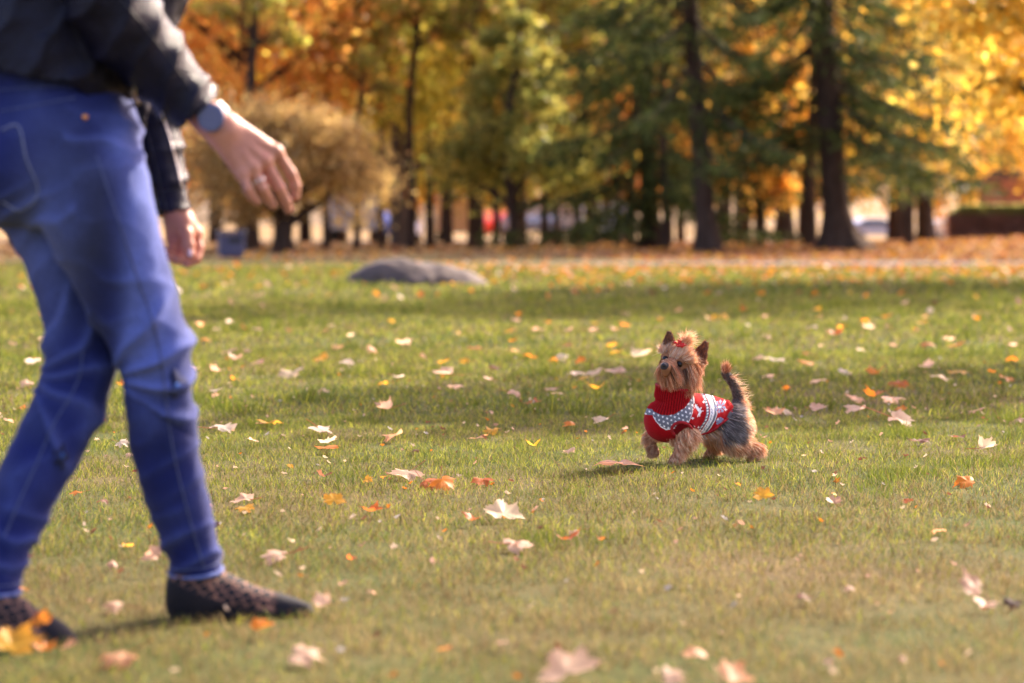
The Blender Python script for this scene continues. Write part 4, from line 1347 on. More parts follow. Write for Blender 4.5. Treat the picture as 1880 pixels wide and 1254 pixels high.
    jseam('sleeve_zip', [(296, 205), (312, 255), (325, 305), (334, 345)], .0020, NT("zip_metal").bsdf((.45, .42, .40), .35, metal=1))
    jseam('cuff_seam', [(292, 352), (305, 350), (320, 346), (334, 341)], .0014)
    jseam('sleeve_seam', [(215, -10), (262, 45), (310, 105), (352, 165)], .0014)
    s = snapj([(246, 160), (249, 175), (252, 190)], .002)
    if len(s) > 1:
        m = MB(); m.tube(s, .0032, 6); fin(m.build('zip_pull', NT("brass").bsdf((.75, .55, .25), .3, metal=1), root, smooth=True))
    # ---------- grey top showing between the jacket fronts
    f = Field((-.80, 3.98, .78), (-.55, 4.28, 1.05), .005)
    f.limb([PP(222, 110, 4.10), PP(226, 170, 4.10), PP(228, 215, 4.10)], [.050, .036, .024], .01, 4)
    V, Q = f.mesh(); V = V + vnormals(V, Q) * ((noise3(V, 16, 2) - .5) * .012)[:, None]
    fin(mesh_np('shirt', V, Q, m_noise("grey_brown_cloth", [(.3, (.07, .065, .055)), (.7, (.16, .15, .12))], 20, 4, .9, .4, 200), root))
    # belt
    m = MB(); s = snap([(86, 152), (100, 155), (112, 158)], .002)
    # ---------- watch
    D = 4.02
    wc = PP(390, 219, D); ax = PP(405, 233, D) - PP(366, 194, D); ax /= np.linalg.norm(ax)
    side = PP(418, 200, D) - PP(378, 246, D); side /= np.linalg.norm(side)
    nr = np.cross(side, ax); nr /= np.linalg.norm(nr)
    if nr[1] > 0: nr = -nr
    wt = fin(empty('watch', wc)); wt.parent = root
    q = np.linspace(0, 2 * PI, 41)
    m = MB(); ring = []
    for s_ in (-.0105, .0105):
        ring.append([side * math.cos(a) * .0318 + nr * math.sin(a) * .0262 + ax * s_ for a in q])
    for s_ in (.0105, -.0105):
        ring.append([side * math.cos(a) * .0296 + nr * math.sin(a) * .0240 + ax * s_ for a in q])
    ring = np.array(ring); Vv = ring.reshape(-1, 3); n = len(q)
    F = []
    for L in range(4):
        for i in range(n - 1):
            F.append((L * n + i, L * n + i + 1, ((L + 1) % 4) * n + i + 1, ((L + 1) % 4) * n + i))
    m.add(Vv, np.array(F))
    m.build('strap', NT("strap_leather").bsdf((.80, .62, .58), .5), wt, smooth=False)
    fc = nr * .031 + side * .002
    def disc(name, rad, z0, z1, mat, seg=28):
        m = MB(); a = np.linspace(0, 2 * PI, seg, endpoint=False)
        cir = np.outer(np.cos(a), side) + np.outer(np.sin(a), ax)
        lv = [(rad * .92, z0), (rad, z0 + .001), (rad, z1 - .001), (rad * .94, z1)]
        V = np.vstack([fc + cir * r_ + nr * z for r_, z in lv] + [[fc + nr * z1]])
        i = np.arange(3)[:, None] * seg; j = np.arange(seg)[None]; k = (j + 1) % seg
        m.add(V, np.stack([i + j, i + k, i + seg + k, i + seg + j], -1).reshape(-1, 4)); m.T.append(np.array([(3 * seg + x, 3 * seg + (x + 1) % seg, 4 * seg) for x in range(seg)]))
        return m.build(name, mat, wt)
    disc('case', .0232, -.004, .005, NT("watch_steel").bsdf((.10, .11, .20), .3, metal=.6))
    disc('dial', .0208, .004, .0058, NT("watch_dial").bsdf((.07, .08, .17), .25))
    # ring on the ring finger
    ra = ring_ax / np.linalg.norm(ring_ax); u = np.cross(ra, (0, 1, 0)); u /= np.linalg.norm(u); v = np.cross(ra, u)
    m = MB(); m.tube([ring_c + (u * math.cos(a) + v * math.sin(a)) * .0102 for a in np.linspace(0, 2 * PI, 25)], .0014, 6, caps=False)
    fin(m.build('finger_ring', NT("silver").bsdf((.8, .8, .78), .2, metal=1), root, smooth=True))
    m = MB(); m.ball(nail, (.0042, .0016, .0066), 12, 8); fin(m.build('thumbnail', NT("nail").bsdf((.85, .62, .58), .2), root, smooth=True))

    # ---------- shoes: black, with a honeycomb net over the instep
    t = NT("net_shoe"); co = t.coord()
    mp = t.n("ShaderNodeMapping"); mp.inputs['Scale'].default_value = (1.0, .75, 1.55); mp.inputs['Rotation'].default_value = (0, .42, 0); t.l(co, mp.inputs[0])
    vo = t.n("ShaderNodeTexVoronoi"); vo.feature = 'DISTANCE_TO_EDGE'; vo.inputs['Scale'].default_value = 58; vo.inputs['Randomness'].default_value = .45
    t.l(mp.outputs[0], vo.inputs['Vector'])
    vc = t.n("ShaderNodeVertexColor"); vc.layer_name = "Col"
    line = t.ramp(vo.outputs['Distance'], [(.03, (1, 1, 1)), (.085, (0, 0, 0))])
    msk = t.mix(1.0, line, vc.outputs[0], 'MULTIPLY')
    col = t.mix(msk, (.011, .010, .014), (.25, .125, .085))
    t.bsdf(col, .8, normal=t.bump(t.noise(300, 3, .6, co), .3, .002), spec=.25)
    def shoe(A, heel, mid, ball, toe, D0, D1):
        ank = PP(*A, D0); hp = PP(*heel, D0); mp_ = PP(*mid, (D0 + D1) / 2); bp = PP(*ball, D1); tp = PP(*toe, D1)
        lo = np.minimum.reduce([ank, hp, mp_, bp, tp]) - .09; hi = np.maximum.reduce([ank, hp, mp_, bp, tp]) + .09
        lo[2] = -.03
        f = Field(lo, hi, .0032)
        f.limb([ank + (0, 0, .03), ank, (ank + hp) / 2 + (0, 0, .01)], [.0385, .040, .041], .01, 4)
        f.ell(hp, (.042, .034, .040), .02)
        f.limb([hp + (.01, 0, 0), mp_, bp, tp], [.034, .031, .0255, .0115], .016, 5, flat=(0, 1, 0), fs=1.12)
        f.limb([ank + (.004, 0, -.012), mp_ + (-.01, 0, .012), bp + (-.02, 0, .004)], [.040, .033, .024], .02, 5)
        # sole
        f.cone(np.array((hp[0], hp[1], .004)), np.array((mp_[0], mp_[1], .008)), .032, .026, .008, flat=(0, 0, 1), fs=.35)
        f.cone(np.array((mp_[0], mp_[1], .008)), np.array((tp[0], tp[1], tp[2] - .006)), .028, .014, .008, flat=(0, 0, 1), fs=.35)
        V, Q = f.mesh(); V = relax(V, Q, 2)
        V[:, 2] = np.maximum(V[:, 2], 0.001)
        # net only over the instep: above a line from the heel counter to the toes
        tt = np.clip((V[:, 0] - hp[0] + .03) / (tp[0] - hp[0] + .03), 0, 1.2)
        line_z = np.interp(tt, [0, .22, .45, .78, .9], [.070, .048, .024, .010, .03])
        upper = np.clip((V[:, 2] - line_z) / .004, 0, 1) * np.clip((.80 - tt) / .04, 0, 1)
        V = V + vnormals(V, Q) * ((1 - upper) * .0015)[:, None]
        return fin(mesh_np('shoe', V, Q, t.m, root, cols=np.repeat(upper[:, None], 3, 1)))
    shoe((356, 1062), (350, 1106), (418, 1098), (498, 1113), (560, 1119), 4.14, 4.16)
    shoe((-19, 1108), (-26, 1152), (38, 1146), (98, 1168), (128, 1180), 3.91, 3.885)
build_person()
# ================================================================ the little terrier in the red pullover
DD = 6.87
def Zp(a, b, d=0.0): return P(1140 + a / 4.18, 580 + b / 4.18, DD + d)
MMZ = DD / FPX / 4.18          # metres per zoom pixel
def to_zoom(V):
    px = 940 + V[:, 0] / DD * FPX; py = HORIZ + (CAMH - V[:, 2]) / DD * FPX
    return (px - 1140) * 4.18, (py - 580) * 4.18

FUR = NT("fur_strand")
_a = FUR.n("ShaderNodeVertexColor"); _a.layer_name = "Col"
FUR.bsdf(_a.outputs[0], .5, transl=.14, spec=.3)

def ribbons(root, d0, d1, L, w0, cols, r, seg=5, wave=.0, tipcol=1.25):
    """strands that leave along d0 and bend over to d1; each a thin tapering ribbon"""
    n = len(root)
    t = np.linspace(0, 1, seg + 1)
    nrm = lambda a: a / (np.linalg.norm(a, axis=1, keepdims=True) + 1e-9)
    d0, d1 = nrm(d0), nrm(d1)
    L = np.broadcast_to(L, (n,))[:, None]
    rnd = nrm(r.normal(size=(n, 3)))
    pts = []
    for q in t:
        b = q ** 1.15
        pts.append(root + L * (d0 * (q - .55 * q * q) + d1 * (.55 * q * q + .10 * q)) + rnd * (wave * math.sin(q * 5) * q) + 0 * b)
    pts = np.stack(pts, 1)
    tan = np.gradient(pts, axis=1)
    wv = np.cross(tan.reshape(-1, 3), np.repeat(nrm(r.normal(size=(n, 3))), seg + 1, 0))
    wv = nrm(wv).reshape(n, seg + 1, 3)
    wv = np.repeat(wv[:, :1], seg + 1, 1) * .5 + wv * .5
    wd = np.interp(t, [0, .4, 1], [1, .9, .12])[None, :, None] * np.broadcast_to(w0, (n,))[:, None, None] / 2
    V = np.stack([pts - wv * wd, pts + wv * wd], 2).reshape(-1, 3)
    k = (np.arange(n) * (seg + 1) * 2)[:, None, None] + (np.arange(seg) * 2)[None, :, None]
    F = (k + np.array([0, 1, 3, 2])[None, None]).reshape(-1, 4)
    g = np.interp(t, [0, .3, 1], [.85, 1, tipcol])[None, :, None]
    C = np.repeat(cols[:, None, :] * g, 2, 1).reshape(n, seg + 1, 2, 3) if False else np.repeat((cols[:, None, :] * g)[:, :, None, :], 2, 2)
    return V, F, np.clip(C.reshape(-1, 3), 0, 1)

def build_dog():
    r = np.random.default_rng(99)
    c0 = Zp(620, 1133, 0); c0[2] = 0
    root = empty('dog', c0)
    tag(root, 'small long-haired tan and grey terrier in a red pullover, one front paw raised', 'dog')
    base = np.array(root.location)
    def fin(o): o.location = Vector(o.location) - Vector(base); return o
    # head frame
    Fd = np.array((-.56, -.76, .22)); Fd /= np.linalg.norm(Fd)
    R = np.array((.80, -.50, -.30)); R -= Fd * (R @ Fd); R /= np.linalg.norm(R)
    U = np.cross(R, Fd); U /= np.linalg.norm(U)
    if U[2] < 0: U = -U
    eyeN = Zp(450, 373, -.105); eyeF = eyeN - R * .049
    mid = (eyeN + eyeF) / 2
    nose = Zp(331, 380, -.155)
    C = mid - Fd * .040 + U * .004
    lo = np.minimum(Zp(130, 1150, -.2), Zp(1110, 60, .2)) - .02; hi = np.maximum(Zp(130, 1150, -.2), Zp(1110, 60, .2)) + .02
    lo[2] = -.01
    f = Field(lo, hi, .0024)
    Rm = np.array([Fd, R, U])
    tor = [((345, 800, -.05), .050), ((450, 765, -.035), .0545), ((600, 768, -.005), .055), ((740, 785, .03), .050), ((850, 812, .055), .046)]
    f.limb([Zp(*p) for p, _ in tor], [q for _, q in tor], .01, 4)
    f.limb([Zp(380, 770, -.05), Zp(395, 660, -.055), Zp(430, 520, -.06)], [.048, .042, .038], .02, 4)
    f.ell(C, (.046, .045, .043), .02, Rm)                       # skull
    f.cone(C + Fd * .02 - U * .012, nose - Fd * .010 - U * .004, .030, .0145, .014)   # muzzle
    f.cone(C + Fd * .01 - U * .030, nose - Fd * .018 - U * .020, .020, .010, .010)     # lower jaw
    for e in (eyeN, eyeF):
        f.ell(e + Fd * .004, (.0085, .0105, .009), .005, Rm, op='sub')
        f.cone(e + U * .0125 - Fd * .004 - R * .008, e + U * .0125 - Fd * .004 + R * .008, .005, .005, .006)
    # ears: thin upright triangles, cupped
    ears = [((368, 262, -.062), (370, 128, -.06), 66), ((592, 335, -.045), (654, 204, -.045), 68)]
    eardata = []
    for (b, t, w) in ears:
        B = Zp(*b); T = Zp(*t); ax = T - B
        sd = R - ax * (R @ ax) / (ax @ ax); sd /= np.linalg.norm(sd)
        eardata.append((B, T, sd))
        for q in np.linspace(0, 1, 9):
            c = B + ax * q; hw = MMZ * w * (1 - q) ** .8 + .0015
            f.cone(c - sd * hw, c + sd * hw, .0034, .0034, .003)
            f.cone(c - sd * hw * .8, c - Fd * .008 * (1 - q), .0034, .0034, .003); f.cone(c + sd * hw * .8, c - Fd * .008 * (1 - q), .0034, .0034, .003)
        f.cone(B - U * .02 - Fd * .004, B, .018, .012, .01)
    # legs
    legs = {
        'front_near': [((470, 825, -.062), .027), ((497, 905, -.088), .0215), ((452, 1010, -.090), .0145), ((425, 1075, -.085), .0125), ((402, 1112, -.088), .0135)],
        'front_far': [((330, 835, -.005), .028), ((268, 888, .0), .019), ((222, 928, -.005), .0140), ((238, 985, -.012), .0115), ((262, 1040, -.02), .0130)],
        'hind_near': [((845, 835, .015), .047), ((835, 940, .0), .032), ((935, 985, .015), .019), ((1045, 1012, .03), .0135), ((1030, 1065, .025), .0125), ((1005, 1092, .02), .0135)],
        'hind_far': [((790, 850, .085), .040), ((705, 935, .10), .026), ((735, 985, .11), .017), ((690, 1035, .105), .0125), ((668, 1072, .10), .013)]}
    for k, L in legs.items():
        f.limb([Zp(*p) for p, _ in L], [q for _, q in L], .018, 4)
        e = Zp(*L[-1][0])
        for s in (-1, 0, 1):      # toes
            f.ell(e + np.array((-.009, s * .007, -.006)), (.008, .0045, .006), .003)
    tail = [((893, 745, .075), .017), ((902, 660, .085), .0125), ((888, 580, .085), .0105), ((850, 505, .08), .0095), ((805, 445, .075), .009), ((800, 400, .07), .007)]
    f.limb([Zp(*p) for p, _ in tail], [q for _, q in tail], .012, 4)
    V, Q = f.mesh(); V = relax(V, Q, 2)
    N = vnormals(V, Q)
    zx, zy = to_zoom(V)
    TAN = np.array((.50, .215, .10)); RUST = np.array((.34, .125, .06)); PALE = np.array((.80, .54, .34)); GREY = np.array((.130, .112, .108)); LG = np.array((.38, .33, .31)); DK = np.array((.035, .028, .028))
    def region_col(zx, zy, d=None):
        c = np.tile(TAN, (len(zx), 1))
        rump = (zx > 730) & (zy > 640) & (zy < 935) & (zx < 985)
        c[rump] = GREY * 1.3
        c[(zx > 830) & (zy <= 700)] = GREY
        return c
    cb = region_col(zx, zy) * .55
    he = (zy < 560) & (zx < 700)
    # ear backs dark brown
    for (B, T, sd) in eardata:
        near = np.linalg.norm(V - (B * .45 + T * .55), axis=1) < .028
        cb[near] = np.array((.13, .06, .038))
    cb[np.linalg.norm(V - (nose), axis=1) < .013] = DK
    body = fin(mesh_np('body', V, Q, m_vcol("dog_skin", .8), root, cols=cb))
    # nose, eyes, mouth
    m = MB(); m.ball((0, 0, 0), (1, 1, 1), 14, 10)
    nm = NT("nose_skin").bsdf((.012, .010, .012), .4, spec=.35)
    def ball(name, c, rad, mat, par=root):
        m = MB(); m.ball((0, 0, 0), 1.0, 16, 12)
        VV = np.vstack(m.V) * np.array(rad); VV = VV @ Rm + c
        return fin(mesh_np(name, VV, m.Q[0], mat, par, smooth=True))
    ball('nose', nose, (.0066, .0088, .0068), nm)
    em = NT("dog_eye").bsdf((.010, .005, .004), .10, spec=.3)
    ball('eye', eyeN + Fd * .003, (.0085, .0100, .0088), em); ball('eye', eyeF + Fd * .003, (.0085, .0100, .0088), em)

    # ------------------------------------------------ pullover
    f = Field(Zp(190, 1000, -.16) - .01, Zp(920, 480, .16) + .01, .0016)
    f.limb([Zp(*p) for p, _ in tor], [q + .0085 for _, q in tor], .01, 4)
    f.limb([Zp(355, 800, -.052), Zp(375, 740, -.055), Zp(392, 640, -.058), Zp(405, 545, -.06)], [.058, .0535, .0505, .0505], .022, 5)
    f.ell(Zp(470, 800, -.072), (.040, .034, .040), .02)
    f.ell(Zp(330, 815, -.02), (.040, .036, .038), .02)
    V, Q = f.mesh(); V = relax(V, Q, 2)
    zx, zy = to_zoom(V); N = vnormals(V, Q)
    # ribs on the collar
    na, nb = Zp(375, 760, -.055), Zp(405, 545, -.06); nx = (nb - na) / np.linalg.norm(nb - na)
    u = np.cross(nx, (0, 1, 0)); u /= np.linalg.norm(u); v = np.cross(nx, u)
    q = V - na; ang = np.arctan2(q @ v, q @ u)
    yoke_top = np.interp(zx, [230, 240, 290, 340, 390, 470, 515, 535, 560], [700, 715, 738, 742, 735, 690, 640, 585, 560])
    collar = (zy < yoke_top) & (zx < 545)
    rib = np.cos(ang * 44)
    fold = np.exp(-((zy - 640 - (zx - 300) * .15) / 22) ** 2) * np.clip((360 - zx) / 60, 0, 1)
    d = np.where(collar, .0014 * rib, 0) - fold * .006
    knit = np.sin(zx * .42) * np.sin(zy * .42)
    d += np.where(~collar, .0005 * knit, 0) + (noise3(V, 26, 2) - .5) * .005
    hem_d = np.interp(zy, [560, 640, 700, 760, 880, 925], [760, 835, 868, 862, 712, 600])
    d += np.where((zx > hem_d - 45) & ~collar, .0010 * np.sin(zy * .5 - zx * .3), 0)
    V = V + N * d[:, None]
    # colours of the knit (a pattern that is the same on both flanks)
    RED = np.array(hexcol('b01018')) * .85; DRED = np.array(hexcol('8c0d14')); GR = np.array(hexcol('6f7078')); WH = np.array((.80, .76, .74)); BLG = np.array(hexcol('7f86a0'))
    c = np.tile(RED, (len(V), 1))
    c[collar] = (RED * .95)
    c[collar & (rib < -.35)] = DRED * .7
    xx, yy = zx, zy
    cell = lambda x, y, s: (np.abs(((x / s) % 1) - .5) * s, np.abs(((y / s) % 1) - .5) * s)
    yoke_bot = np.interp(zx, [232, 250, 290, 330, 400, 470, 505, 535, 550, 556], [745, 778, 825, 848, 838, 812, 790, 715, 640, 560])
    yk = (zy >= yoke_top) & (zy < yoke_bot) & (zx < 556)
    c[yk] = GR
    rx, ry = (xx * .94 + yy * .34), (-xx * .34 + yy * .94)
    row = np.floor(ry / 31); cxx = np.abs((((rx + row * 17) / 34) % 1) - .5) * 34; cyy = np.abs(((ry / 31) % 1) - .5) * 31
    c[yk & (cxx < 6.5) & (cyy < 6.5)] = WH
    c[(np.abs(zy - yoke_bot) < 5) & (zx < 550) & (zx > 235)] = WH
    c[(np.abs(zx - 549 + (zy - 580) * .02) < 4.5) & (zy > 570) & (zy < 660)] = WH
    M = np.interp(zy, [590, 640, 690, 740, 790, 860, 910, 940], [655, 676, 690, 688, 674, 632, 596, 575])
    o = zx - M; body_m = (~collar) & (~yk)
    zz = np.abs((((zy + zx * .3) / 22) % 1) - .5) * 22
    c[body_m & (o > -44) & (o < -20)] = GR
    c[body_m & (o > -44) & (o < -20) & (np.abs(o + 32) + zz < 9)] = WH
    c[body_m & (np.abs(o + 20 - zz * .5) < 4)] = RED
    c[body_m & (o >= -14) & (o < 21)] = WH
    c[body_m & (np.abs(o - 2 - (zz - 5) * .9) < 2.5) & (zy > 700)] = BLG
    c[body_m & (o >= 21) & (o < 39)] = GR
    c[body_m & (o >= 39) & (o < 45)] = WH
    def seg(ax, ay, bx, by, w):
        px, py = xx - ax, yy - ay; bx, by = bx - ax, by - ay
        t = np.clip((px * bx + py * by) / (bx * bx + by * by + 1e-9), 0, 1)
        return ((px - t * bx) ** 2 + (py - t * by) ** 2) < w * w
    def star(cx, cy, rad, col, w):
        for k in range(4):
            a = k * PI / 4 + .2; dx, dy = math.cos(a) * rad, math.sin(a) * rad
            c[seg(cx - dx, cy - dy, cx + dx, cy + dy, w)] = col
            for s in (-1, 1):
                for b in (-.5, .5):
                    ex, ey = cx + s * dx * .55, cy + s * dy * .55
                    c[seg(ex, ey, ex + s * math.cos(a + b) * rad * .4, ey + s * math.sin(a + b) * rad * .4, w * .75)] = col
    star(757, 692, 44, BLG, 5.5); star(755, 803, 30, BLG, 5.0)
    c[seg(748, 692, 766, 692, 5)] = WH
    for (a, b) in ((533, 766), (585, 842), (545, 832), (805, 716), (738, 786), (628, 650), (800, 660)):
        c[seg(a - 8, b, a + 8, b, 3)] = WH; c[seg(a, b - 8, a, b + 8, 3)] = WH
    # leaping deer
    for s in ((575, 690, 596, 722, 11), (560, 676, 575, 690, 6), (553, 690, 560, 676, 3.5), (560, 664, 562, 678, 3), (572, 668, 566, 682, 3), (596, 722, 590, 752, 5), (588, 728, 574, 756, 4), (598, 716, 620, 716, 3.5), (600, 700, 606, 690, 3.5)):
        c[seg(*s)] = WH
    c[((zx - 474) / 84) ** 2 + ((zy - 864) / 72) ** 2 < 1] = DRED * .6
    c *= (1 + .18 * (noise3(V, 240, 1) - .5))[:, None]
    # trim: hem, collar top, rear
    top_c = nb
    drop = ((V - top_c) @ nx > 0) | ((zx > hem_d) & (zx > 560))
    Qk = Q[~drop[Q].any(1)]
    used = np.unique(Qk); remap = np.full(len(V), -1); remap[used] = np.arange(len(used))
    t = NT("wool_knit"); vc = t.n("ShaderNodeVertexColor"); vc.layer_name = "Col"
    wv = t.noise(500, 3, .7, t.coord())
    t.bsdf(t.mix(1.0, vc.outputs[0], t.ramp(wv, [(.3, (.78, .78, .78)), (.7, (1.22, 1.22, 1.22))]), 'MULTIPLY'), .9, normal=t.bump(wv, .5, .002), spec=.1, sheen=.05)
    pul = fin(mesh_np('pullover', V[used], remap[Qk], t.m, root, cols=c[used]))
    so = pul.modifiers.new('thickness', 'SOLIDIFY'); so.thickness = .003; so.offset = -1
    bvp = bvh_of(V, Q)
    def snap(pts, off=.0):
        out = []
        for (a, b) in pts:
            o_ = Vector((0, 0, CAMH)); dv = Vector(Zp(a, b, 0)) - o_; dv.normalize()
            hit, nn, _, _ = bvp.ray_cast(o_, dv)
            if hit is not None: out.append(np.array(hit) + np.array(nn) * off)
        return np.array(out)
    redm = m_noise("rib_wool", [(.3, (.20, .004, .008)), (.7, (.50, .012, .018))], 90, 3, .9, .6, 300, .002)
    for nm_, pl, rad in (('armhole_rib', [(410, 912), (392, 880), (398, 845), (430, 822), (475, 818), (520, 838), (545, 872), (552, 900)], .0045),
                         ('hem_rib', [(558, 914), (600, 912), (650, 900), (708, 872), (770, 825), (840, 770), (852, 735)], .0036)):
        s = snap(catmull(np.array(pl, float), 10), .0)
        if len(s) > 3:
            m = MB(); n_ = len(s); rad_ = rad * (1 + .13 * np.cos(np.arange(n_) * 2.2)); m.tube(s, rad_, 8); fin(m.build(nm_, redm, root, smooth=True))
    ringp = []
    for a in np.linspace(0, 2 * PI, 61):
        ringp.append(nb + (u * math.cos(a) + v * math.sin(a)) * .0495)
    m = MB(); m.tube(ringp, .0042 * (1 + .15 * np.cos(np.arange(61) * 2.6)), 8, caps=False); fin(m.build('collar_rib', redm, root, smooth=True))

    # ------------------------------------------------ fur

    return root, fin, (C, Fd, R, U, eyeN, eyeF, nose, eardata, Rm), r, (TAN, RUST, PALE, GREY, LG, DK), legs, tail, body

def groom(dog):
    root, fin, (C, Fd, R, U, eyeN, eyeF, nose, eardata, Rm), r, (TAN, RUST, PALE, GREY, LG, DK), legs, tail, body = dog
    me = body.data
    V = np.empty(len(me.vertices) * 3, np.float32); me.vertices.foreach_get('co', V); V = V.reshape(-1, 3).astype(float)
    nq = len(me.polygons); Q = np.empty(nq * 4, np.int32); me.loops.foreach_get('vertex_index', Q); Q = Q.reshape(-1, 4)
    cen = V[Q].mean(1); fn = np.cross(V[Q[:, 2]] - V[Q[:, 0]], V[Q[:, 3]] - V[Q[:, 1]]); area = np.linalg.norm(fn, axis=1); fn /= area[:, None] + 1e-12
    zx, zy = to_zoom(cen)
    loc = cen - C; lf_, lr, lu = loc @ Fd, loc @ R, loc @ U
    def sample(mask, n):
        idx = np.flatnonzero(mask)
        if not len(idx): return np.zeros((0, 3)), np.zeros((0, 3))
        p = area[idx] / area[idx].sum()
        k = r.choice(idx, n, p=p)
        w = r.dirichlet((1, 1, 1, 1), n)
        return (V[Q[k]] * w[:, :, None]).sum(1), fn[k]
    out = {}
    def put(name, root_, d0, d1, L, w, cols, **kw):
        Vv, F, Cc = ribbons(root_, d0, d1, L, w, cols, r, **kw)
        out.setdefault(name, []).append((Vv, F, Cc))
    def tang(d, N, up=.18):
        k = np.minimum(0, (d * N).sum(1, keepdims=True))
        return d - N * k + N * up
    def mixc(n, cs, ws, jit=.18, key=None):
        return palette(r, n, [tuple(c) for c in cs], ws, jit, key)
    down = np.array((0, 0, -1.0))
    head = (np.linalg.norm(loc, axis=1) < .095) & (zy < 560) & (zx < 700)
    isear = np.zeros(len(cen), bool)
    for (B, T, sd) in eardata: isear |= (((cen - B) @ (T - B)) / ((T - B) @ (T - B)) > .12) & (np.linalg.norm(cen - (B + T) / 2, axis=1) < .034)
    dN = np.linalg.norm(cen - eyeN, axis=1); dF = np.linalg.norm(cen - eyeF, axis=1); dn = np.linalg.norm(cen - nose, axis=1)
    clear = (dN > .0165) & (dF > .0165) & (dn > .0135)
    eu = ((eyeN + eyeF) / 2 - C) @ U
    # beard and cheeks: long, hanging
    m_ = head & clear & ~isear & (lu < eu - .004)
    P_, N_ = sample(m_, 9000)
    q = P_ - C; fl, fr = q @ Fd, q @ R
    wob = np.column_stack([noise3(P_, 130, 1, k_) - .5 for k_ in (1, 2, 3)])
    lat = R * np.sign(fr)[:, None] * .35
    d1 = down + lat * .6 + wob * .55 + r.normal(size=P_.shape) * .10 - Fd * .22
    L = r.uniform(.030, .052, len(P_)) * np.interp(P_ @ np.array((0, 0, 1.0)) - C[2], [-.06, -.03, .01], [.55, .85, 1.15]) * np.interp(np.linalg.norm(P_ - nose, axis=1), [.012, .03], [.45, 1])
    key = noise3(P_, 110, 2, 4) * 2.2 - .6
    cs = mixc(len(P_), [TAN * 1.1, RUST * 1.25, PALE * .9, TAN * .8], [4, 2.2, 2, 2], .2, key)
    ma, mb_ = to_zoom(P_)
    lx = np.interp(mb_, [400, 440, 500, 540], [352, 385, 432, 448])
    line = (np.abs(ma - lx) < 9) & (mb_ > 400) & (mb_ < 540)
    cs[line] *= .22
    er = np.minimum(np.linalg.norm(P_ - eyeN, axis=1), np.linalg.norm(P_ - eyeF, axis=1)) < .023; cs[er] *= .42
    mz = (np.linalg.norm(P_ - nose, axis=1) < .03); cs[mz] *= np.array((.82, .74, .7))
    put('face_fur', P_, N_ * .45 + d1 * .7, d1, L * 1.0, .0012, cs, wave=.0015)
    pass
    # side of head behind the eyes: falls long over the cheeks
    m_ = head & clear & ~isear & (lu >= eu - .006) & (lf_ < .022)
    P_, N_ = sample(m_, 5200)
    q = P_ - C; fr = q @ R
    wob = np.column_stack([noise3(P_, 120, 1, k_) - .5 for k_ in (5, 6, 7)])
    topish = np.clip((q @ U - .012) / .02, 0, 1)[:, None]
    d1 = (down * 1.0 + R * np.sign(fr)[:, None] * .24 - Fd * .12) * (1 - topish) + (U * .5 - Fd * .8) * topish + wob * .5 + r.normal(size=P_.shape) * .08
    L = r.uniform(.036, .064, len(P_)) * (1 - topish[:, 0] * .68) * np.where(np.min([np.linalg.norm(P_ - B, axis=1) for B, T, sd in eardata], axis=0) < .036, .30, 1)
    key = noise3(P_, 100, 2, 8) * 2.2 - .6
    put('face_fur', P_, N_ * .45 + d1 * .8, d1, L, .0013, mixc(len(P_), [TAN * 1.05, PALE, RUST * 1.1, TAN * .75], [4, 3, 2, 1.6], .2, key), wave=.0015)
    # forehead combed up to the bow
    bow = Zp(478, 222, -.085)
    m_ = head & clear & ~isear & (lu >= eu + .010) & (lf_ >= .012)
    P_, N_ = sample(m_, 3600)
    d1 = (bow - P_); dist = np.linalg.norm(d1, axis=1); d1 = d1 / dist[:, None] + r.normal(size=P_.shape) * .13
    # part the hair over the eyes: some falls outwards
    sidew = np.clip(np.abs((P_ - C) @ R) / .03, 0, 1)[:, None]
    d1 = d1 * (1 - .55 * sidew) + (R * np.sign((P_ - C) @ R)[:, None] * .8 + down * .35) * .55 * sidew
    put('forehead_fur', P_, N_ * .5 + d1, d1, np.clip(dist * .9, .008, .034) * r.uniform(.5, 1, len(P_)), .0011,
        mixc(len(P_), [PALE, PALE * 1.15, TAN * 1.2, LG * 1.2], [4, 3, 3, 1.5]), wave=.0006)
    # nose bridge
    m_ = head & clear & (dn < .05) & (lu < eu + .006) & (np.abs(lr) < .014)
    P_, N_ = sample(m_, 1200)
    d1 = R * np.sign((P_ - C) @ R)[:, None] * .9 + down * .55 - Fd * .5 + r.normal(size=P_.shape) * .2
    put('face_fur', P_, N_ * .5 + d1 * .6, d1, r.uniform(.008, .018, len(P_)), .0010, mixc(len(P_), [TAN, RUST * 1.2, PALE], [3, 2, 2]))
    # topknot
    n = 900
    o = r.normal(size=(n, 3)) * .0035
    P_ = bow - U * .001 + o
    sp = r.normal(size=(n, 3)) * .38
    d0 = U * 1.0 + sp * .5 + np.array((.18, 0, 0)); d1 = np.array((.75, .10, .05)) + sp + U * .45
    fl = r.random(n) < .3; d1[fl] = np.array((-.35, -.1, .35)) + sp[fl]
    fl = r.random(n) < .25; d1[fl] = np.array((.9, .1, -.55)) + sp[fl] * .6
    put('topknot', P_, d0, d1, r.uniform(.018, .052, n), .0014, mixc(n, [PALE * 1.25, TAN * 1.4, RUST * 1.6, PALE * 1.1], [4, 2.5, 1, 3]), wave=.002)
    # ears: short velvety hair
    P_, N_ = sample(head & isear, 2600)
    axu = np.zeros_like(P_)
    for (B, T, sd) in eardata:
        nr_ = np.linalg.norm(P_ - (B + T) / 2, axis=1) < .04; axu[nr_] = (T - B) / np.linalg.norm(T - B)
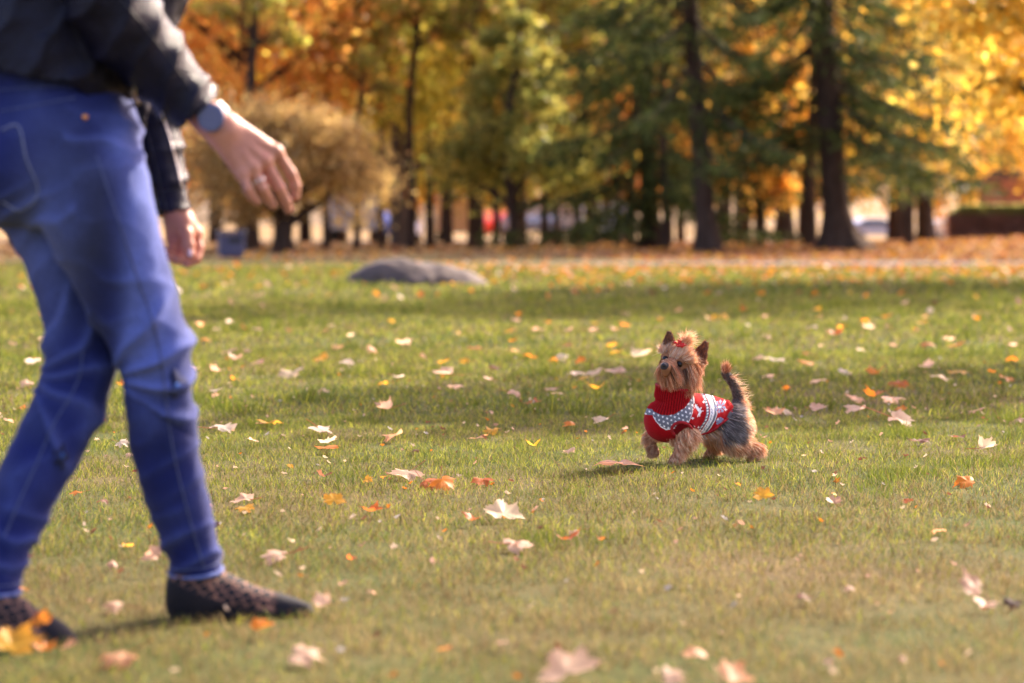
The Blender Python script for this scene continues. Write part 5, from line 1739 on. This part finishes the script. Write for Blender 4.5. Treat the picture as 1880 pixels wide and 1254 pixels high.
    put('ear_fur', P_, N_ * .5 + axu, axu + r.normal(size=P_.shape) * .3, r.uniform(.004, .009, len(P_)), .0010, mixc(len(P_), [RUST * .55, RUST * .9, DK * 2, TAN * .8], [4, 2.5, 2, 1]))
    # ---- legs: long silky hair falling down and back
    def along(Lg):
        pts = np.array([Zp(*p) for p, _ in Lg]); return catmull(pts, 6)
    clothed = (zx < np.interp(zy, [560, 640, 700, 760, 880, 925], [760, 835, 868, 862, 712, 600]) - 15) & (zy < 880) & (zx > 225) & (zy > 545)
    clothed &= ~((zx > 400) & (zx < 556) & (zy > 838))
    for k_, Lg in legs.items():
        ax = along(Lg)
        dmin = np.min(np.linalg.norm(cen[:, None, :] - ax[None], axis=2), axis=1)
        m_ = (dmin < .05) & ~clothed & (zy > 800) & ~head
        if k_ == 'hind_near': m_ &= (zx > 760)
        if k_ == 'hind_far': m_ &= (zx < 800)
        if k_ == 'front_near': m_ &= (zx < 620) & (zx > 340)
        if k_ == 'front_far': m_ &= (zx < 380)
        P_, N_ = sample(m_, 5200 if 'near' in k_ else 3600)
        a, b = to_zoom(P_)
        wob = np.column_stack([noise3(P_, 100, 1, kk) - .5 for kk in (1, 2, 3)])
        back = np.array((1.0, .1, 0)) * (.75 if k_ != 'front_far' else -.75)
        d1 = down * .8 + back * (.8 if 'hind' in k_ or k_ == 'front_far' else .5) + wob * .9 + r.normal(size=P_.shape) * .10
        low = np.interp(b, [880, 1040, 1090], [1, .75, .32])
        L = r.uniform(.018, .036, len(P_)) * low * (.62 if k_ == 'front_far' else 1)
        cs = mixc(len(P_), [TAN * 1.15, PALE, RUST * 1.25, PALE * 1.2], [4, 3.4, 1.2, 1.5], .16, noise3(P_, 110, 2) * 2.2 - .6)
        if k_ == 'hind_near':
            g = (b < 925 + (a - 850) * .25) & (a > 775)
            cs[g] = mixc(int(g.sum()), [GREY * 1.25, LG * .85, GREY * .8], [3, 2, 2])
            L = np.where(g, L * .75, L)
        if k_ == 'front_far': cs[b > 990] *= .62
        put('leg_fur', P_, N_ * .42 + d1 * .8, d1, L * 1.05, .0013, cs, wave=.002)
    # rump, back and belly
    m_ = ~clothed & ~head & (zx > 560) & (zx < 1000) & (zy > 640) & (zy < 960)
    P_, N_ = sample(m_, 7000)
    a, b = to_zoom(P_)
    wob = np.column_stack([noise3(P_, 40, 1, kk) - .5 for kk in (4, 5, 6)])
    d1 = tang(down * .7 + np.array((.75, 0, 0)) + wob * .5 + r.normal(size=P_.shape) * .07, N_)
    cs = mixc(len(P_), [GREY * 1.1, LG * 1.0, GREY * .6], [3, 2.6, 2], .2, noise3(P_, 110, 2) * 2.4 - .7)
    bl = (a < 770) & (b > 860); cs[bl] = mixc(int(bl.sum()), [TAN, PALE * .9, LG], [3, 2, 1.5])
    ed = (a > 925); cs[ed] = mixc(int(ed.sum()), [PALE, TAN * 1.2, PALE * 1.2], [3, 2, 2])
    put('body_fur', P_, N_ * .35 + d1 * .9, d1, r.uniform(.016, .032, len(P_)), .0013, cs)
    # ---- tail
    ax = along(tail); dmin = np.min(np.linalg.norm(cen[:, None, :] - ax[None], axis=2), axis=1)
    m_ = (dmin < .024) & (zy < 735) & (zx > 740)
    P_, N_ = sample(m_, 3800)
    i_ = np.argmin(np.linalg.norm(P_[:, None, :] - ax[None], axis=2), axis=1)
    tg = np.gradient(ax, axis=0); tg /= np.linalg.norm(tg, axis=1, keepdims=True); tg = tg[i_]
    a, b = to_zoom(P_)
    rightside = (N_[:, 0] > .15)
    d1 = tg * .9 + N_ * .25 + r.normal(size=P_.shape) * .12
    L = r.uniform(.005, .012, len(P_))
    cs = mixc(len(P_), [GREY * 1.1, LG * .7, DK * 1.6], [3, 2, 2])
    fe = rightside & (b > 470) & (r.random(len(P_)) < .13)
    d1[fe] = np.array((.85, .1, .15)) + r.normal(size=(int(fe.sum()), 3)) * .32 + np.array((0, 0, -.45)) * r.random(int(fe.sum()))[:, None]
    L[fe] = r.uniform(.012, .038, int(fe.sum())); cs[fe] = mixc(int(fe.sum()), [PALE * 1.2, PALE, TAN * 1.3], [3, 3, 1])
    tip = (b < 455); d1[tip] = np.array((.25, 0, 1.0)) + r.normal(size=(int(tip.sum()), 3)) * .28; L[tip] = r.uniform(.008, .022, int(tip.sum())); cs[tip] = mixc(int(tip.sum()), [TAN * 1.0, PALE * .9, TAN * .6], [3, 2, 2])
    dkm = tip & (a < 790) & (b > 420); cs[dkm] = DK
    put('tail_fur', P_, N_ * .4 + d1 * .8, d1, L, .0012, cs, wave=.002)
    for name, L_ in out.items():
        Vs, Fs, Cs, n = [], [], [], 0
        for (v_, f_, c_) in L_: Vs.append(v_); Fs.append(f_ + n); Cs.append(c_); n += len(v_)
        o = mesh_np(name, np.vstack(Vs), np.vstack(Fs), FUR.m, root, cols=np.vstack(Cs), smooth=False)
    # ---- bow
    m = MB(); b0 = bow + Fd * .013 - U * .001
    for k_ in range(26):
        a = r.uniform(0, 2 * PI); rad = r.uniform(.002, .016)
        c_ = b0 + R * math.cos(a) * rad * 1.25 + U * math.sin(a) * rad * .62 + Fd * r.uniform(-.003, .004)
        m.ball(c_, r.uniform(.0026, .0042), 8, 6)
    fin_o = m.build('bow', NT("red_bobble").bsdf((.70, .025, .02), .5), root, smooth=True)
    for o in root.children:
        if o.name.split('.')[0] in ('face_fur', 'forehead_fur', 'topknot', 'ear_fur', 'leg_fur', 'body_fur', 'tail_fur', 'bow'):
            o.location = -Vector(root.location)
dog = build_dog()
groom(dog)
# ================================================================ fallen leaves
M_FALL = m_vcol("fallen_leaf", .5, .6, .4)
def leaf_outline():
    half = [(0, 1.0), (5, .88), (10, .92), (13, .80), (18, .80), (24, .68), (29, .70), (34, .82), (39, .84), (44, 1.0), (49, .84), (55, .88), (60, .80), (69, .66),
            (77, .70), (83, .78), (89, .74), (95, .90), (101, .70), (112, .60), (128, .50), (150, .36), (172, .12)]
    pts = [(math.radians(a), r_) for a, r_ in half]
    pts += [(2 * PI - a, r_) for a, r_ in reversed(pts[1:])]
    return pts
OUT = leaf_outline()
def leaf_mesh(col_top, col_edge, curl, fold, twist, seed, stem=True, simple=False):
    r = np.random.default_rng(seed)
    n = len(OUT)
    a = np.array([o[0] for o in OUT]); rad = np.array([o[1] for o in OUT]) * r.uniform(.86, 1.1, n) * (1 + .28 * (noise3(np.column_stack([np.cos(a), np.sin(a), a * 0]), 1.3, 1, seed * 2.3) - .5))
    V = [(0, -.02, 0)]
    rings = (.34, .68, 1.0)
    for q in rings:
        rq = rad * q if q == 1.0 else q * (rad * .55 + .45 * np.minimum(rad, .62) * 1.0)
        for i in range(n): V.append((math.sin(a[i]) * rq[i], math.cos(a[i]) * rq[i] - .02, 0))
    V = np.array(V) * .5
    T = [(0, 1 + (i + 1) % n, 1 + i) for i in range(n)]; Q = []
    for k in range(2):
        b = 1 + k * n
        for i in range(n):
            j = (i + 1) % n; Q.append((b + i, b + j, b + n + j, b + n + i))
    x, y = V[:, 0], V[:, 1]; rr = np.hypot(x, y)
    z = curl * rr ** 2 * 1.5 + fold * np.abs(x) + twist * x * y * 3
    ang = np.arctan2(x, y)
    z += .05 * np.cos(ang * 5 + seed) * rr + .15 * (noise3(V, 4, 2, seed * 3.1) - .5)
    # lobes curl individually
    for lob in (-95, -44, 0, 44, 95):
        w = np.exp(-((np.degrees(ang) - lob) / 18) ** 2) * np.clip(rr - .2, 0, 1)
        z += w * r.uniform(-.45, .5) * (abs(curl) + .15)
    V = np.column_stack([x, y, z])
    vein = np.min(np.abs(np.degrees(ang)[:, None] - np.array([-95, -44, 0, 44, 95])[None]), axis=1)
    k = np.clip(rr / .5, 0, 1)[:, None] ** 2
    c = np.array(col_top) * (1 - k) + np.array(col_edge) * k
    c = c * (.72 + .5 * noise3(V, 9, 2, seed))[:, None]
    c[vein < 3] *= 1.12
    mb = MB(); mb.V.append(V); mb.n = len(V); mb.T.append(np.array(T)); mb.Q.append(np.array(Q))
    if stem:
        L = r.uniform(.3, .75); bend = r.uniform(-.25, .25)
        pts = [(0, -.04, 0), (bend * .2, -.04 - L * .4, .03), (bend, -.04 - L, .05 + r.uniform(0, .12))]
        n0 = mb.n; mb.tube(catmull(pts, 3), .011, 4)
        c = np.vstack([c, np.tile(np.array((.42, .16, .08)), (mb.n - n0, 1))])
    return mb, np.clip(c, 0, 1)

PAL = {  # upper colour, edge colour
    'pale': ((.80, .54, .38), (.68, .42, .27)), 'cream': ((.80, .62, .42), (.72, .50, .30)), 'white': ((.86, .70, .56), (.76, .56, .42)),
    'pink': ((.62, .38, .26), (.50, .27, .18)), 'orange': ((.78, .27, .03), (.66, .18, .02)), 'yellow': ((.82, .44, .045), (.72, .30, .03)),
    'red': ((.62, .17, .035), (.46, .09, .02)), 'brown': ((.26, .11, .06), (.17, .07, .04)), 'paleorange': ((.80, .44, .25), (.70, .28, .10)), 'dark': ((.10, .05, .04), (.06, .03, .03))}
CNAME = {'pale': 'pale pinkish', 'cream': 'cream', 'white': 'whitish', 'pink': 'dusty pink', 'orange': 'bright orange', 'yellow': 'golden yellow', 'red': 'red-orange', 'brown': 'brown', 'paleorange': 'pale orange', 'dark': 'dark brown'}
leafcache = {}
def get_leaf_mesh(ck, curl, fold, twist, seed, stem):
    key = (ck, curl, fold, twist, seed, stem)
    if key not in leafcache:
        mb, c = leaf_mesh(*PAL[ck], curl, fold, twist, seed, stem)
        o = mb.build('fallen_leaf', M_FALL, None, smooth=True, cols=c)
        me = o.data; bpy.data.objects.remove(o)
        leafcache[key] = me
    return leafcache[key]
rl = np.random.default_rng(17)
def put_leaf(px, py, wpx, ck, label=None, group=None, tilt=None, yaw=None, curl=None, fold=None, stem=None, lift=None, seed=None, roll=None):
    D = DG(py)
    size = wpx * D / FPX * 1.22
    z = (lift if lift is not None else .014 + .07 * size)
    zz = gz(P(px, py, D)[0], D)
    # centre seen at (px,py): move back along the ray by its height above the lawn
    D2 = D * (CAMH - z - zz) / CAMH
    p = P(px, py, D2)
    curl = rl.choice([.15, -.5, .5, -.25]) if curl is None else curl
    fold = rl.choice([-.1, .2, .45]) if fold is None else fold
    curl = min(curl, .45) if rl.random() < .5 else -min(abs(curl), .5)
    seed = int(rl.integers(0, 14)) if seed is None else seed
    me = get_leaf_mesh(ck, float(curl), float(fold), .15, seed, bool(rl.random() < .5) if stem is None else stem)
    o = bpy.data.objects.new('fallen_leaf', me); COL.objects.link(o)
    o.location = p; o.scale = (size, size, size)
    tilt = rl.choice([-1, 1]) * rl.uniform(.03, .38) if tilt is None else tilt * .62
    yaw = rl.uniform(0, 6.28) if yaw is None else yaw
    from mathutils import Matrix
    M = Matrix.Rotation(tilt, 4, 'X') @ Matrix.Rotation(rl.uniform(-.3, .3) if roll is None else roll, 4, 'Y') @ Matrix.Rotation(yaw, 4, 'Z')
    o.rotation_euler = M.to_euler()
    tag(o, label, 'leaf', group)
    return o

HAND = [
 (1140, 846, 92, 'paleorange', 'large curled pale orange leaf on the grass just left of the dog', dict(tilt=-.15, curl=-.5, fold=.2, stem=False, yaw=.6, lift=.035)),
 (748, 867, 60, 'pale', 'pale pink leaf touching the orange leaves in mid-lawn', dict(tilt=.35, curl=.15)),
 (783, 884, 52, 'red', 'darker red-orange leaf of the pair in mid-lawn', dict(tilt=.5, curl=.8)),
 (812, 880, 46, 'orange', 'glowing orange leaf of the pair in mid-lawn', dict(tilt=.9, curl=.45, lift=.035)),
 (885, 881, 40, 'red', 'small flat red-orange leaf right of the orange pair', dict(tilt=.3)),
 (452, 917, 52, 'pale', 'pale leaf lying over a yellow one, between leg and orange pair', dict(tilt=.35)),
 (450, 931, 36, 'yellow', 'yellow leaf under a pale one beside the striding shin', dict(tilt=.5)),
 (613, 918, 40, 'yellow', 'upright golden leaf standing in a green grass tuft', dict(tilt=1.15, curl=.15, fold=-.1, lift=.045, stem=False, yaw=.1)),
 (682, 937, 44, 'red', 'folded red-brown leaf with a shiny side, right of the upright golden leaf', dict(tilt=.35, curl=.8)),
 (924, 943, 74, 'cream', 'cream maple leaf with spread lobes, standing up in mid-foreground', dict(tilt=.8, curl=.15, fold=-.1, yaw=.2, stem=False, seed=2)),
 (868, 953, 34, 'red', 'small curled rust leaf left of the cream maple leaf', dict(tilt=.4, curl=.8)),
 (942, 997, 72, 'pale', 'pale star-shaped leaf with its stem pointing left, below the cream leaf', dict(tilt=.4, stem=True, yaw=-1.2, curl=.15)),
 (1046, 988, 42, 'red', 'rusty leaf with a pale stem, right of the pale star-shaped leaf', dict(tilt=.3)),
 (1057, 975, 26, 'pale', 'slim pale leaf sliver above the rusty leaf', dict(tilt=.7)),
 (513, 1017, 68, 'pale', 'pale leaf with its red stem pointing right, near the front shoe', dict(tilt=.35, stem=True, yaw=1.5, curl=.15)),
 (284, 1020, 46, 'pink', 'pink leaf standing half hidden behind the striding leg', dict(tilt=1.0, curl=.45, lift=.04)),
 (1400, 911, 38, 'yellow', 'golden orange leaf standing upright below the dog', dict(tilt=1.2, curl=.15, fold=.2, lift=.04, yaw=.2, stem=False)),
 (1778, 882, 48, 'orange', 'vivid orange leaf alone on the right foreground lawn', dict(tilt=.6, curl=.45)),
 (1531, 921, 30, 'pink', 'thin pinkish leaf with raised stem, right of the upright golden leaf', dict(tilt=.6)),
 (403, 783, 50, 'white', 'sunlit whitish leaf beside the knee of the front leg', dict(tilt=.4, curl=.15)),
 (586, 786, 56, 'white', 'sunlit whitish leaf in the bright patch of mid-lawn', dict(tilt=.35, curl=.15)),
 (600, 822, 48, 'orange', 'flat orange leaf below the whitish leaf of the bright patch', dict(tilt=.25)),
 (465, 808, 22, 'pale', 'small pale leaf between the two sunlit whitish leaves', {}),
 (1645, 769, 68, 'pink', 'large curled brown-pink leaf casting a shadow, right of the dog', dict(tilt=.55, curl=.8, fold=.45)),
 (1655, 752, 24, 'orange', 'small orange leaf tip behind the large curled leaf', dict(tilt=.8)),
 (1497, 751, 48, 'pink', 'flat dusty pink leaf between the tail and the large curled leaf', dict(tilt=.3)),
 (1651, 701, 44, 'red', 'bright red-orange leaf above the large curled leaf', dict(tilt=.7, curl=.45)),
 (1610, 684, 34, 'orange', 'orange leaf just left of the bright red-orange leaf', dict(tilt=.5)),
 (1418, 658, 46, 'white', 'sunlit whitish leaf right of the dog\'s ear', dict(tilt=.3)),
 (1482, 664, 30, 'orange', 'orange leaf right of the sunlit whitish leaf beside the ear', {}),
 (1395, 658, 30, 'pink', 'pink leaf directly left of the sunlit whitish leaf', {}),
 (1700, 629, 32, 'red', 'red-orange leaf on the far right lawn', {}),
 (1306, 584, 26, 'yellow', 'left one of two touching yellow leaves above the dog', dict(tilt=.9)),
 (1328, 582, 24, 'yellow', 'right one of two touching yellow leaves above the dog', dict(tilt=.9)),
 (1709, 571, 17, 'white', 'brilliant white leaf glinting on the far right lawn', dict(tilt=1.1)),
 (1500, 569, 15, 'yellow', 'small upright yellow leaf on the lawn behind the tail', dict(tilt=1.1)),
 (1548, 684, 26, 'white', 'whitish leaf standing on edge between tail and red leaf', dict(tilt=1.2)),
 (1572, 730, 44, 'paleorange', 'left leaf of a row of pale orange leaves right of the tail', {}),
 (1606, 727, 40, 'orange', 'middle leaf of the row right of the tail', {}),
 (1640, 731, 46, 'pale', 'right leaf of the row right of the tail', {}),
 (1722, 692, 44, 'cream', 'cream leaf lying in a slanting row at the right', {}),
 (1762, 680, 44, 'yellow', 'yellowish leaf at the upper end of the slanting row', {}),
 (1868, 768, 42, 'pink', 'pink leaf cut by the right edge of the picture', {}),
 (1762, 801, 36, 'brown', 'flat brown leaf low on the right lawn', dict(tilt=.1)),
 (1792, 752, 36, 'pink', 'dusty pink leaf above the flat brown leaf', {}),
 (1722, 970, 28, 'paleorange', 'pale orange leaf blurred in the lower right lawn', {}),
 (1560, 1081, 22, 'pale', 'tiny pale leaf alone in the blurred lower right', dict(tilt=.9)),
 (1790, 1078, 58, 'pink', 'crumpled pink-brown leaf in a heap at lower right', dict(tilt=1.0, curl=.8, lift=.05)),
 (1810, 1107, 46, 'pale', 'pale leaf in front of the crumpled heap at lower right', dict(tilt=.5)),
 (1860, 1104, 36, 'dark', 'dark curled leaf beside the heap at lower right', dict(tilt=.8)),
 (1277, 1200, 52, 'paleorange', 'orange and pale leaf near the bottom edge, right of centre', dict(tilt=.6)),
 (1228, 1242, 62, 'pale', 'pale leaf cut by the bottom edge below the orange and pale leaf', dict(tilt=.7)),
 (1040, 1231, 126, 'pale', 'largest pale pink leaf at the bottom edge', dict(tilt=.45, curl=.15, yaw=.3, stem=False)),
 (1345, 1252, 84, 'paleorange', 'broad pale orange leaf cut off by the bottom edge', dict(tilt=.4)),
 (1521, 1216, 20, 'pale', 'small pale leaf standing near the bottom edge at right', dict(tilt=1.0)),
 (1660, 1210, 20, 'pink', 'small dull leaf near the bottom edge far right', {}),
 (549, 1200, 82, 'pale', 'pale curled leaf below the toe of the front shoe', dict(tilt=.5, curl=.45)),
 (474, 1152, 56, 'orange', 'orange leaf lying just below the front shoe', dict(tilt=.3)),
 (226, 1203, 80, 'paleorange', 'long pale and orange leaf between the two shoes', dict(tilt=.25, curl=.8)),
 (217, 1110, 46, 'pale', 'pale leaf with an orange edge behind the heel of the front shoe', dict(tilt=.6)),
 (22, 1188, 92, 'yellow', 'big yellow-orange leaf leaning over the rear shoe', dict(tilt=1.0, curl=.15, lift=.05, stem=False)),
 (76, 1140, 44, 'orange', 'orange leaf standing upright behind the rear shoe', dict(tilt=1.25, curl=.15, lift=.05, stem=False)),
 (82, 1192, 44, 'orange', 'orange leaf against the toe of the rear shoe', dict(tilt=.5)),
 (126, 1186, 34, 'paleorange', 'pale orange leaf tip just right of the rear toe', dict(tilt=.8)),
 (596, 1108, 44, 'pale', 'pale pink leaf at the tip of the front shoe', dict(tilt=.7)),
 (681, 1085, 21, 'pink', 'small pink leaf right of the front toe', {}),
 (922, 1178, 26, 'pink', 'small pink leaf above the largest bottom leaf', {}),
 (816, 1191, 30, 'orange', 'dull orange leaf left of the small pink bottom leaf', {}),
 (1470, 1095, 34, 'brown', 'brown curled leaf deep in the blurred right grass', {}),
 (762, 827, 18, 'brown', 'small brown curl on the grass above the orange pair', dict(tilt=.8)),
 (980, 817, 26, 'yellow', 'small yellow leaf mid-lawn, left of the dog', {}),
 (1048, 823, 30, 'pale', 'flat pale leaf mid-lawn, left of the large curled orange leaf', dict(tilt=.15)),
 (533, 854, 14, 'yellow', 'tiny yellow leaf standing right of the shin', dict(tilt=1.2)),
 (592, 875, 30, 'brown', 'dark brown crumpled leaf above the upright golden leaf', dict(curl=.8)),
 (728, 690, 28, 'white', 'small bright white leaf in mid-lawn left of a longer pale one', {}),
 (820, 686, 46, 'pale', 'longer pale leaf in mid-lawn, left of the dog\'s level', dict(tilt=.25)),
 (835, 709, 30, 'pale', 'pale leaf with raised tip just under the longer pale leaf', {}),
 (633, 665, 34, 'white', 'white leaf in the sunny band, mid-left lawn', dict(tilt=.25)),
 (535, 685, 46, 'cream', 'cream leaf below the sunny band, right of the knee', dict(tilt=.4)),
 (740, 626, 34, 'pale', 'pale leaf in the middle of the sunny band', {}),
 (598, 717, 28, 'pale', 'slim pale leaf below the cream one, mid-left lawn', dict(tilt=.2)),
 (397, 716, 30, 'white', 'pale leaf beside the front knee', {}),
 (394, 729, 20, 'pink', 'small leaf touching the pale leaf beside the knee', {}),
 (940, 722, 36, 'pink', 'pink leaf in mid-lawn, well left of the dog\'s collar', dict(tilt=.3)),
 (852, 660, 24, 'yellow', 'yellow leaf upright in the sunny band\'s lower edge', dict(tilt=1.0)),
 (815, 664, 26, 'yellow', 'yellow leaf flat in the sunny band\'s lower edge', {}),
 (904, 675, 24, 'brown', 'rounded orange-brown leaf below the sunny band', dict(curl=.8, tilt=.8)),
 (779, 655, 18, 'paleorange', 'slim upright leaf in the sunny band', dict(tilt=1.2)),
 (987, 605, 28, 'pink', 'pink leaf beyond the sunny band, above centre', {}),
 (1046, 606, 26, 'pink', 'pink leaf beyond the sunny band, right of another pink one', {}),
 (470, 603, 24, 'pale', 'lilac-pale leaf right of the thigh', {}),
 (445, 603, 24, 'orange', 'orange leaf touching the lilac-pale one by the thigh', {}),
 (1055, 681, 36, 'white', 'left white leaf of the cluster left of the dog\'s head', {}),
 (1090, 683, 34, 'cream', 'middle cream leaf of the cluster left of the dog\'s head', {}),
 (1130, 683, 44, 'pale', 'right pale leaf of the cluster left of the dog\'s head', dict(tilt=.5)),
 (1170, 654, 44, 'cream', 'blurred cream leaf just left of the dog\'s face', dict(tilt=.2)),
 (1036, 655, 26, 'white', 'upright white leaf above the cluster', dict(tilt=1.1)),
 (1016, 658, 22, 'orange', 'orange leaf left of the upright white leaf', {}),
 (1068, 664, 26, 'orange', 'orange leaf right of the upright white leaf', {}),
 (1210, 581, 22, 'pale', 'pale leaf above the dog\'s left ear', {}),
 (1150, 787, 18, 'pink', 'small pink leaf between raised paw and large curled leaf', {}),
 (60, 662, 32, 'white', 'white leaf left of the rear knee', {}), (50, 703, 34, 'pale', 'pale leaf below the white one left of the rear knee', {}),
 (80, 622, 24, 'pale', 'small pale leaf high beside the rear thigh', {}), (38, 748, 22, 'orange', 'orange leaf beside the rear calf', {}), (12, 771, 30, 'pink', 'pink leaf at the left edge beside the calf', {}),
 (222, 812, 30, 'white', 'white leaf seen between the two legs', dict(tilt=.7)), (238, 832, 18, 'pale', 'small pale leaf under the white one between the legs', {}), (186, 770, 16, 'red', 'red leaf glimpsed between the calves', {}),
 (143, 903, 26, 'orange', 'orange leaf between the shins', {}), (190, 917, 28, 'brown', 'brown leaf between the shins', {}), (235, 1002, 26, 'yellow', 'yellow leaf left of the pink one behind the shin', {}),
 (42, 1080, 24, 'orange', 'orange leaf beside the rear hem', {}), (205, 1032, 24, 'pink', 'pink crumpled leaf between the shoes and shins', {}),
 (400, 962, 22, 'dark', 'dark curled leaf touching the front shin', dict(tilt=.8)), (645, 1027, 22, 'red', 'small red leaf in the grass right of the stemmed pale leaf', {}),
 (1160, 762, 16, 'pink', 'tiny pink leaf by the raised paw', {}), (1353, 888, 14, 'orange', 'tiny orange leaf below the hind paw', {}), (1530, 905, 14, 'yellow', 'tiny yellow leaf above the pinkish stemmed one', {}),
 (1668, 918, 22, 'red', 'small red leaf in the right grass', {}), (1104, 992, 18, 'orange', 'small orange leaf right of the rusty leaf', {}), (705, 875, 14, 'orange', 'tiny orange leaf left of the pale pink leaf', {}),
 (672, 880, 24, 'yellow', 'small yellow leaf above the folded red-brown leaf', dict(tilt=.9)), (1208, 586, 14, 'orange', 'tiny orange leaf over the dog\'s head', {}),
]
for (px, py, w, ck, lab, kw) in HAND:
    put_leaf(px, py, w, ck, lab, None, **kw)

# more leaves scattered over the lawn: every one an object; look-alikes share their label
cnt = 0
taken = [(h[0], h[1]) for h in HAND]
zones = [(7.2, 9.5, 20), (9.5, 13, 38), (13, 19, 70)]
for (d0, d1, n) in zones:
    k = 0
    while k < n:
        D = rl.uniform(d0, d1)
        px = rl.uniform(-60, 1940); py = HORIZ + CAMH * FPX / D
        if any(abs(px - a) < 34 and abs(py - b) < 9 for a, b in taken): continue
        if 1170 < px < 1400 and 600 < py < 860: continue
        if px < 900 and rl.random() < .25: continue
        ck = rl.choice(['pale', 'white', 'pink', 'orange', 'yellow', 'red', 'cream', 'paleorange', 'brown'], p=[.12, .02, .12, .22, .12, .07, .09, .16, .08])
        zn = 'just behind the dog' if D < 9.5 else ('in the sunny band' if D < 13 else 'towards the boulder')
        side = next(s for lim, s in ((330, 'behind the legs'), (560, 'right of the woman'), (760, 'below the boulder'), (960, 'left of centre'), (1180, 'left of the dog'), (1400, 'straight behind the dog'), (1600, 'right of the tail'), (1760, 'on the right'), (9999, 'at the right edge')) if px < lim)
        size = rl.uniform(.045, .095)
        put_leaf(px, py, size * FPX / D, ck, f'{CNAME[ck]} fallen leaf {zn}, {side}', f'{CNAME[ck]} leaves {zn}, {side}')
        taken.append((px, py)); k += 1

M_LITTER = m_vcol('dry_leaf', .7, .3, .2)
def litter(name, label, n, y0, y1, xr, size, pal, wts, seed, zoff=.02, bias=1.0, dens=None):
    r = np.random.default_rng(seed)
    y = y0 + (y1 - y0) * r.random(n) ** bias
    hw = y * 940 / FPX + xr
    x = r.uniform(-1, 1, n) * hw
    if dens is not None:
        k = r.random(n) < dens(x, y); x, y = x[k], y[k]; n = len(x)
    C = np.column_stack([x, y, ground_z(x, y) + zoff * r.uniform(.3, 1.3, n)])
    # lobed little leaves: 6-sided, bent
    a = r.uniform(0, 2 * PI, n); s = size * r.uniform(.5, 1.3, n)
    tl = r.uniform(-.7, .7, n); tl2 = r.uniform(-.7, .7, n)
    V = [C + np.column_stack([0 * s, 0 * s, -.1 * s])]
    rad = [1, .45, .9, .4, .8, .3, .8, .4, .9, .45]
    for k in range(10):
        b = a + k * 2 * PI / 10
        dx, dy = np.cos(b) * s * rad[k] * .5, np.sin(b) * s * rad[k] * .5
        V.append(C + np.column_stack([dx, dy, dx * tl + dy * tl2 + r.uniform(0, .3, n) * s]))
    V = np.stack(V, 1).reshape(-1, 3)
    k = np.arange(n)[:, None] * 11
    T = np.vstack([k + np.array([[0, 1 + i, 1 + (i + 1) % 10]]) for i in range(10)])
    cc = palette(r, n, pal, wts, .3)
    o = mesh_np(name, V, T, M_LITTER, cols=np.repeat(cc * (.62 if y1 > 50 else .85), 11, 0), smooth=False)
    tag(o, label, 'leaves', kind='stuff')
LP = [PAL['pale'][0], PAL['orange'][0], PAL['yellow'][0], PAL['pink'][0], PAL['white'][0], PAL['red'][0], PAL['brown'][0]]
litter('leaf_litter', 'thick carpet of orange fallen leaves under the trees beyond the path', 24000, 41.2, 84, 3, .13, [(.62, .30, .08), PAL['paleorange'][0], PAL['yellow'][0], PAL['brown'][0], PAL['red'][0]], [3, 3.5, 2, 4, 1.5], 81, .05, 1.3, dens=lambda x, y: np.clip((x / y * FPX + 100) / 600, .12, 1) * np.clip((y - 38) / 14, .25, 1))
litter('scattered_leaves', 'far fallen leaves thickening towards the path', 5200, 19, 41.0, 2, .085, LP, [2, 4, 3, 2, .7, 2, 1.5], 82, .03, .75,
       dens=lambda x, y: np.clip(.10 + .9 * np.clip((y - 25) / 9, 0, 1) * np.clip((x / y * FPX + 350) / 500, .12, 1), 0, 1) * ~((y > 38.3) & (x > 0)))
litter('leaf_crumbs', 'tiny brown and straw-coloured leaf crumbs in the grass', 700, 3.3, 12, .6, .018, [PAL['brown'][0], PAL['pink'][0], PAL['cream'][0], PAL['orange'][0], (.5, .45, .4)], [4, 3, 3, 2, 1.5], 83, .022)
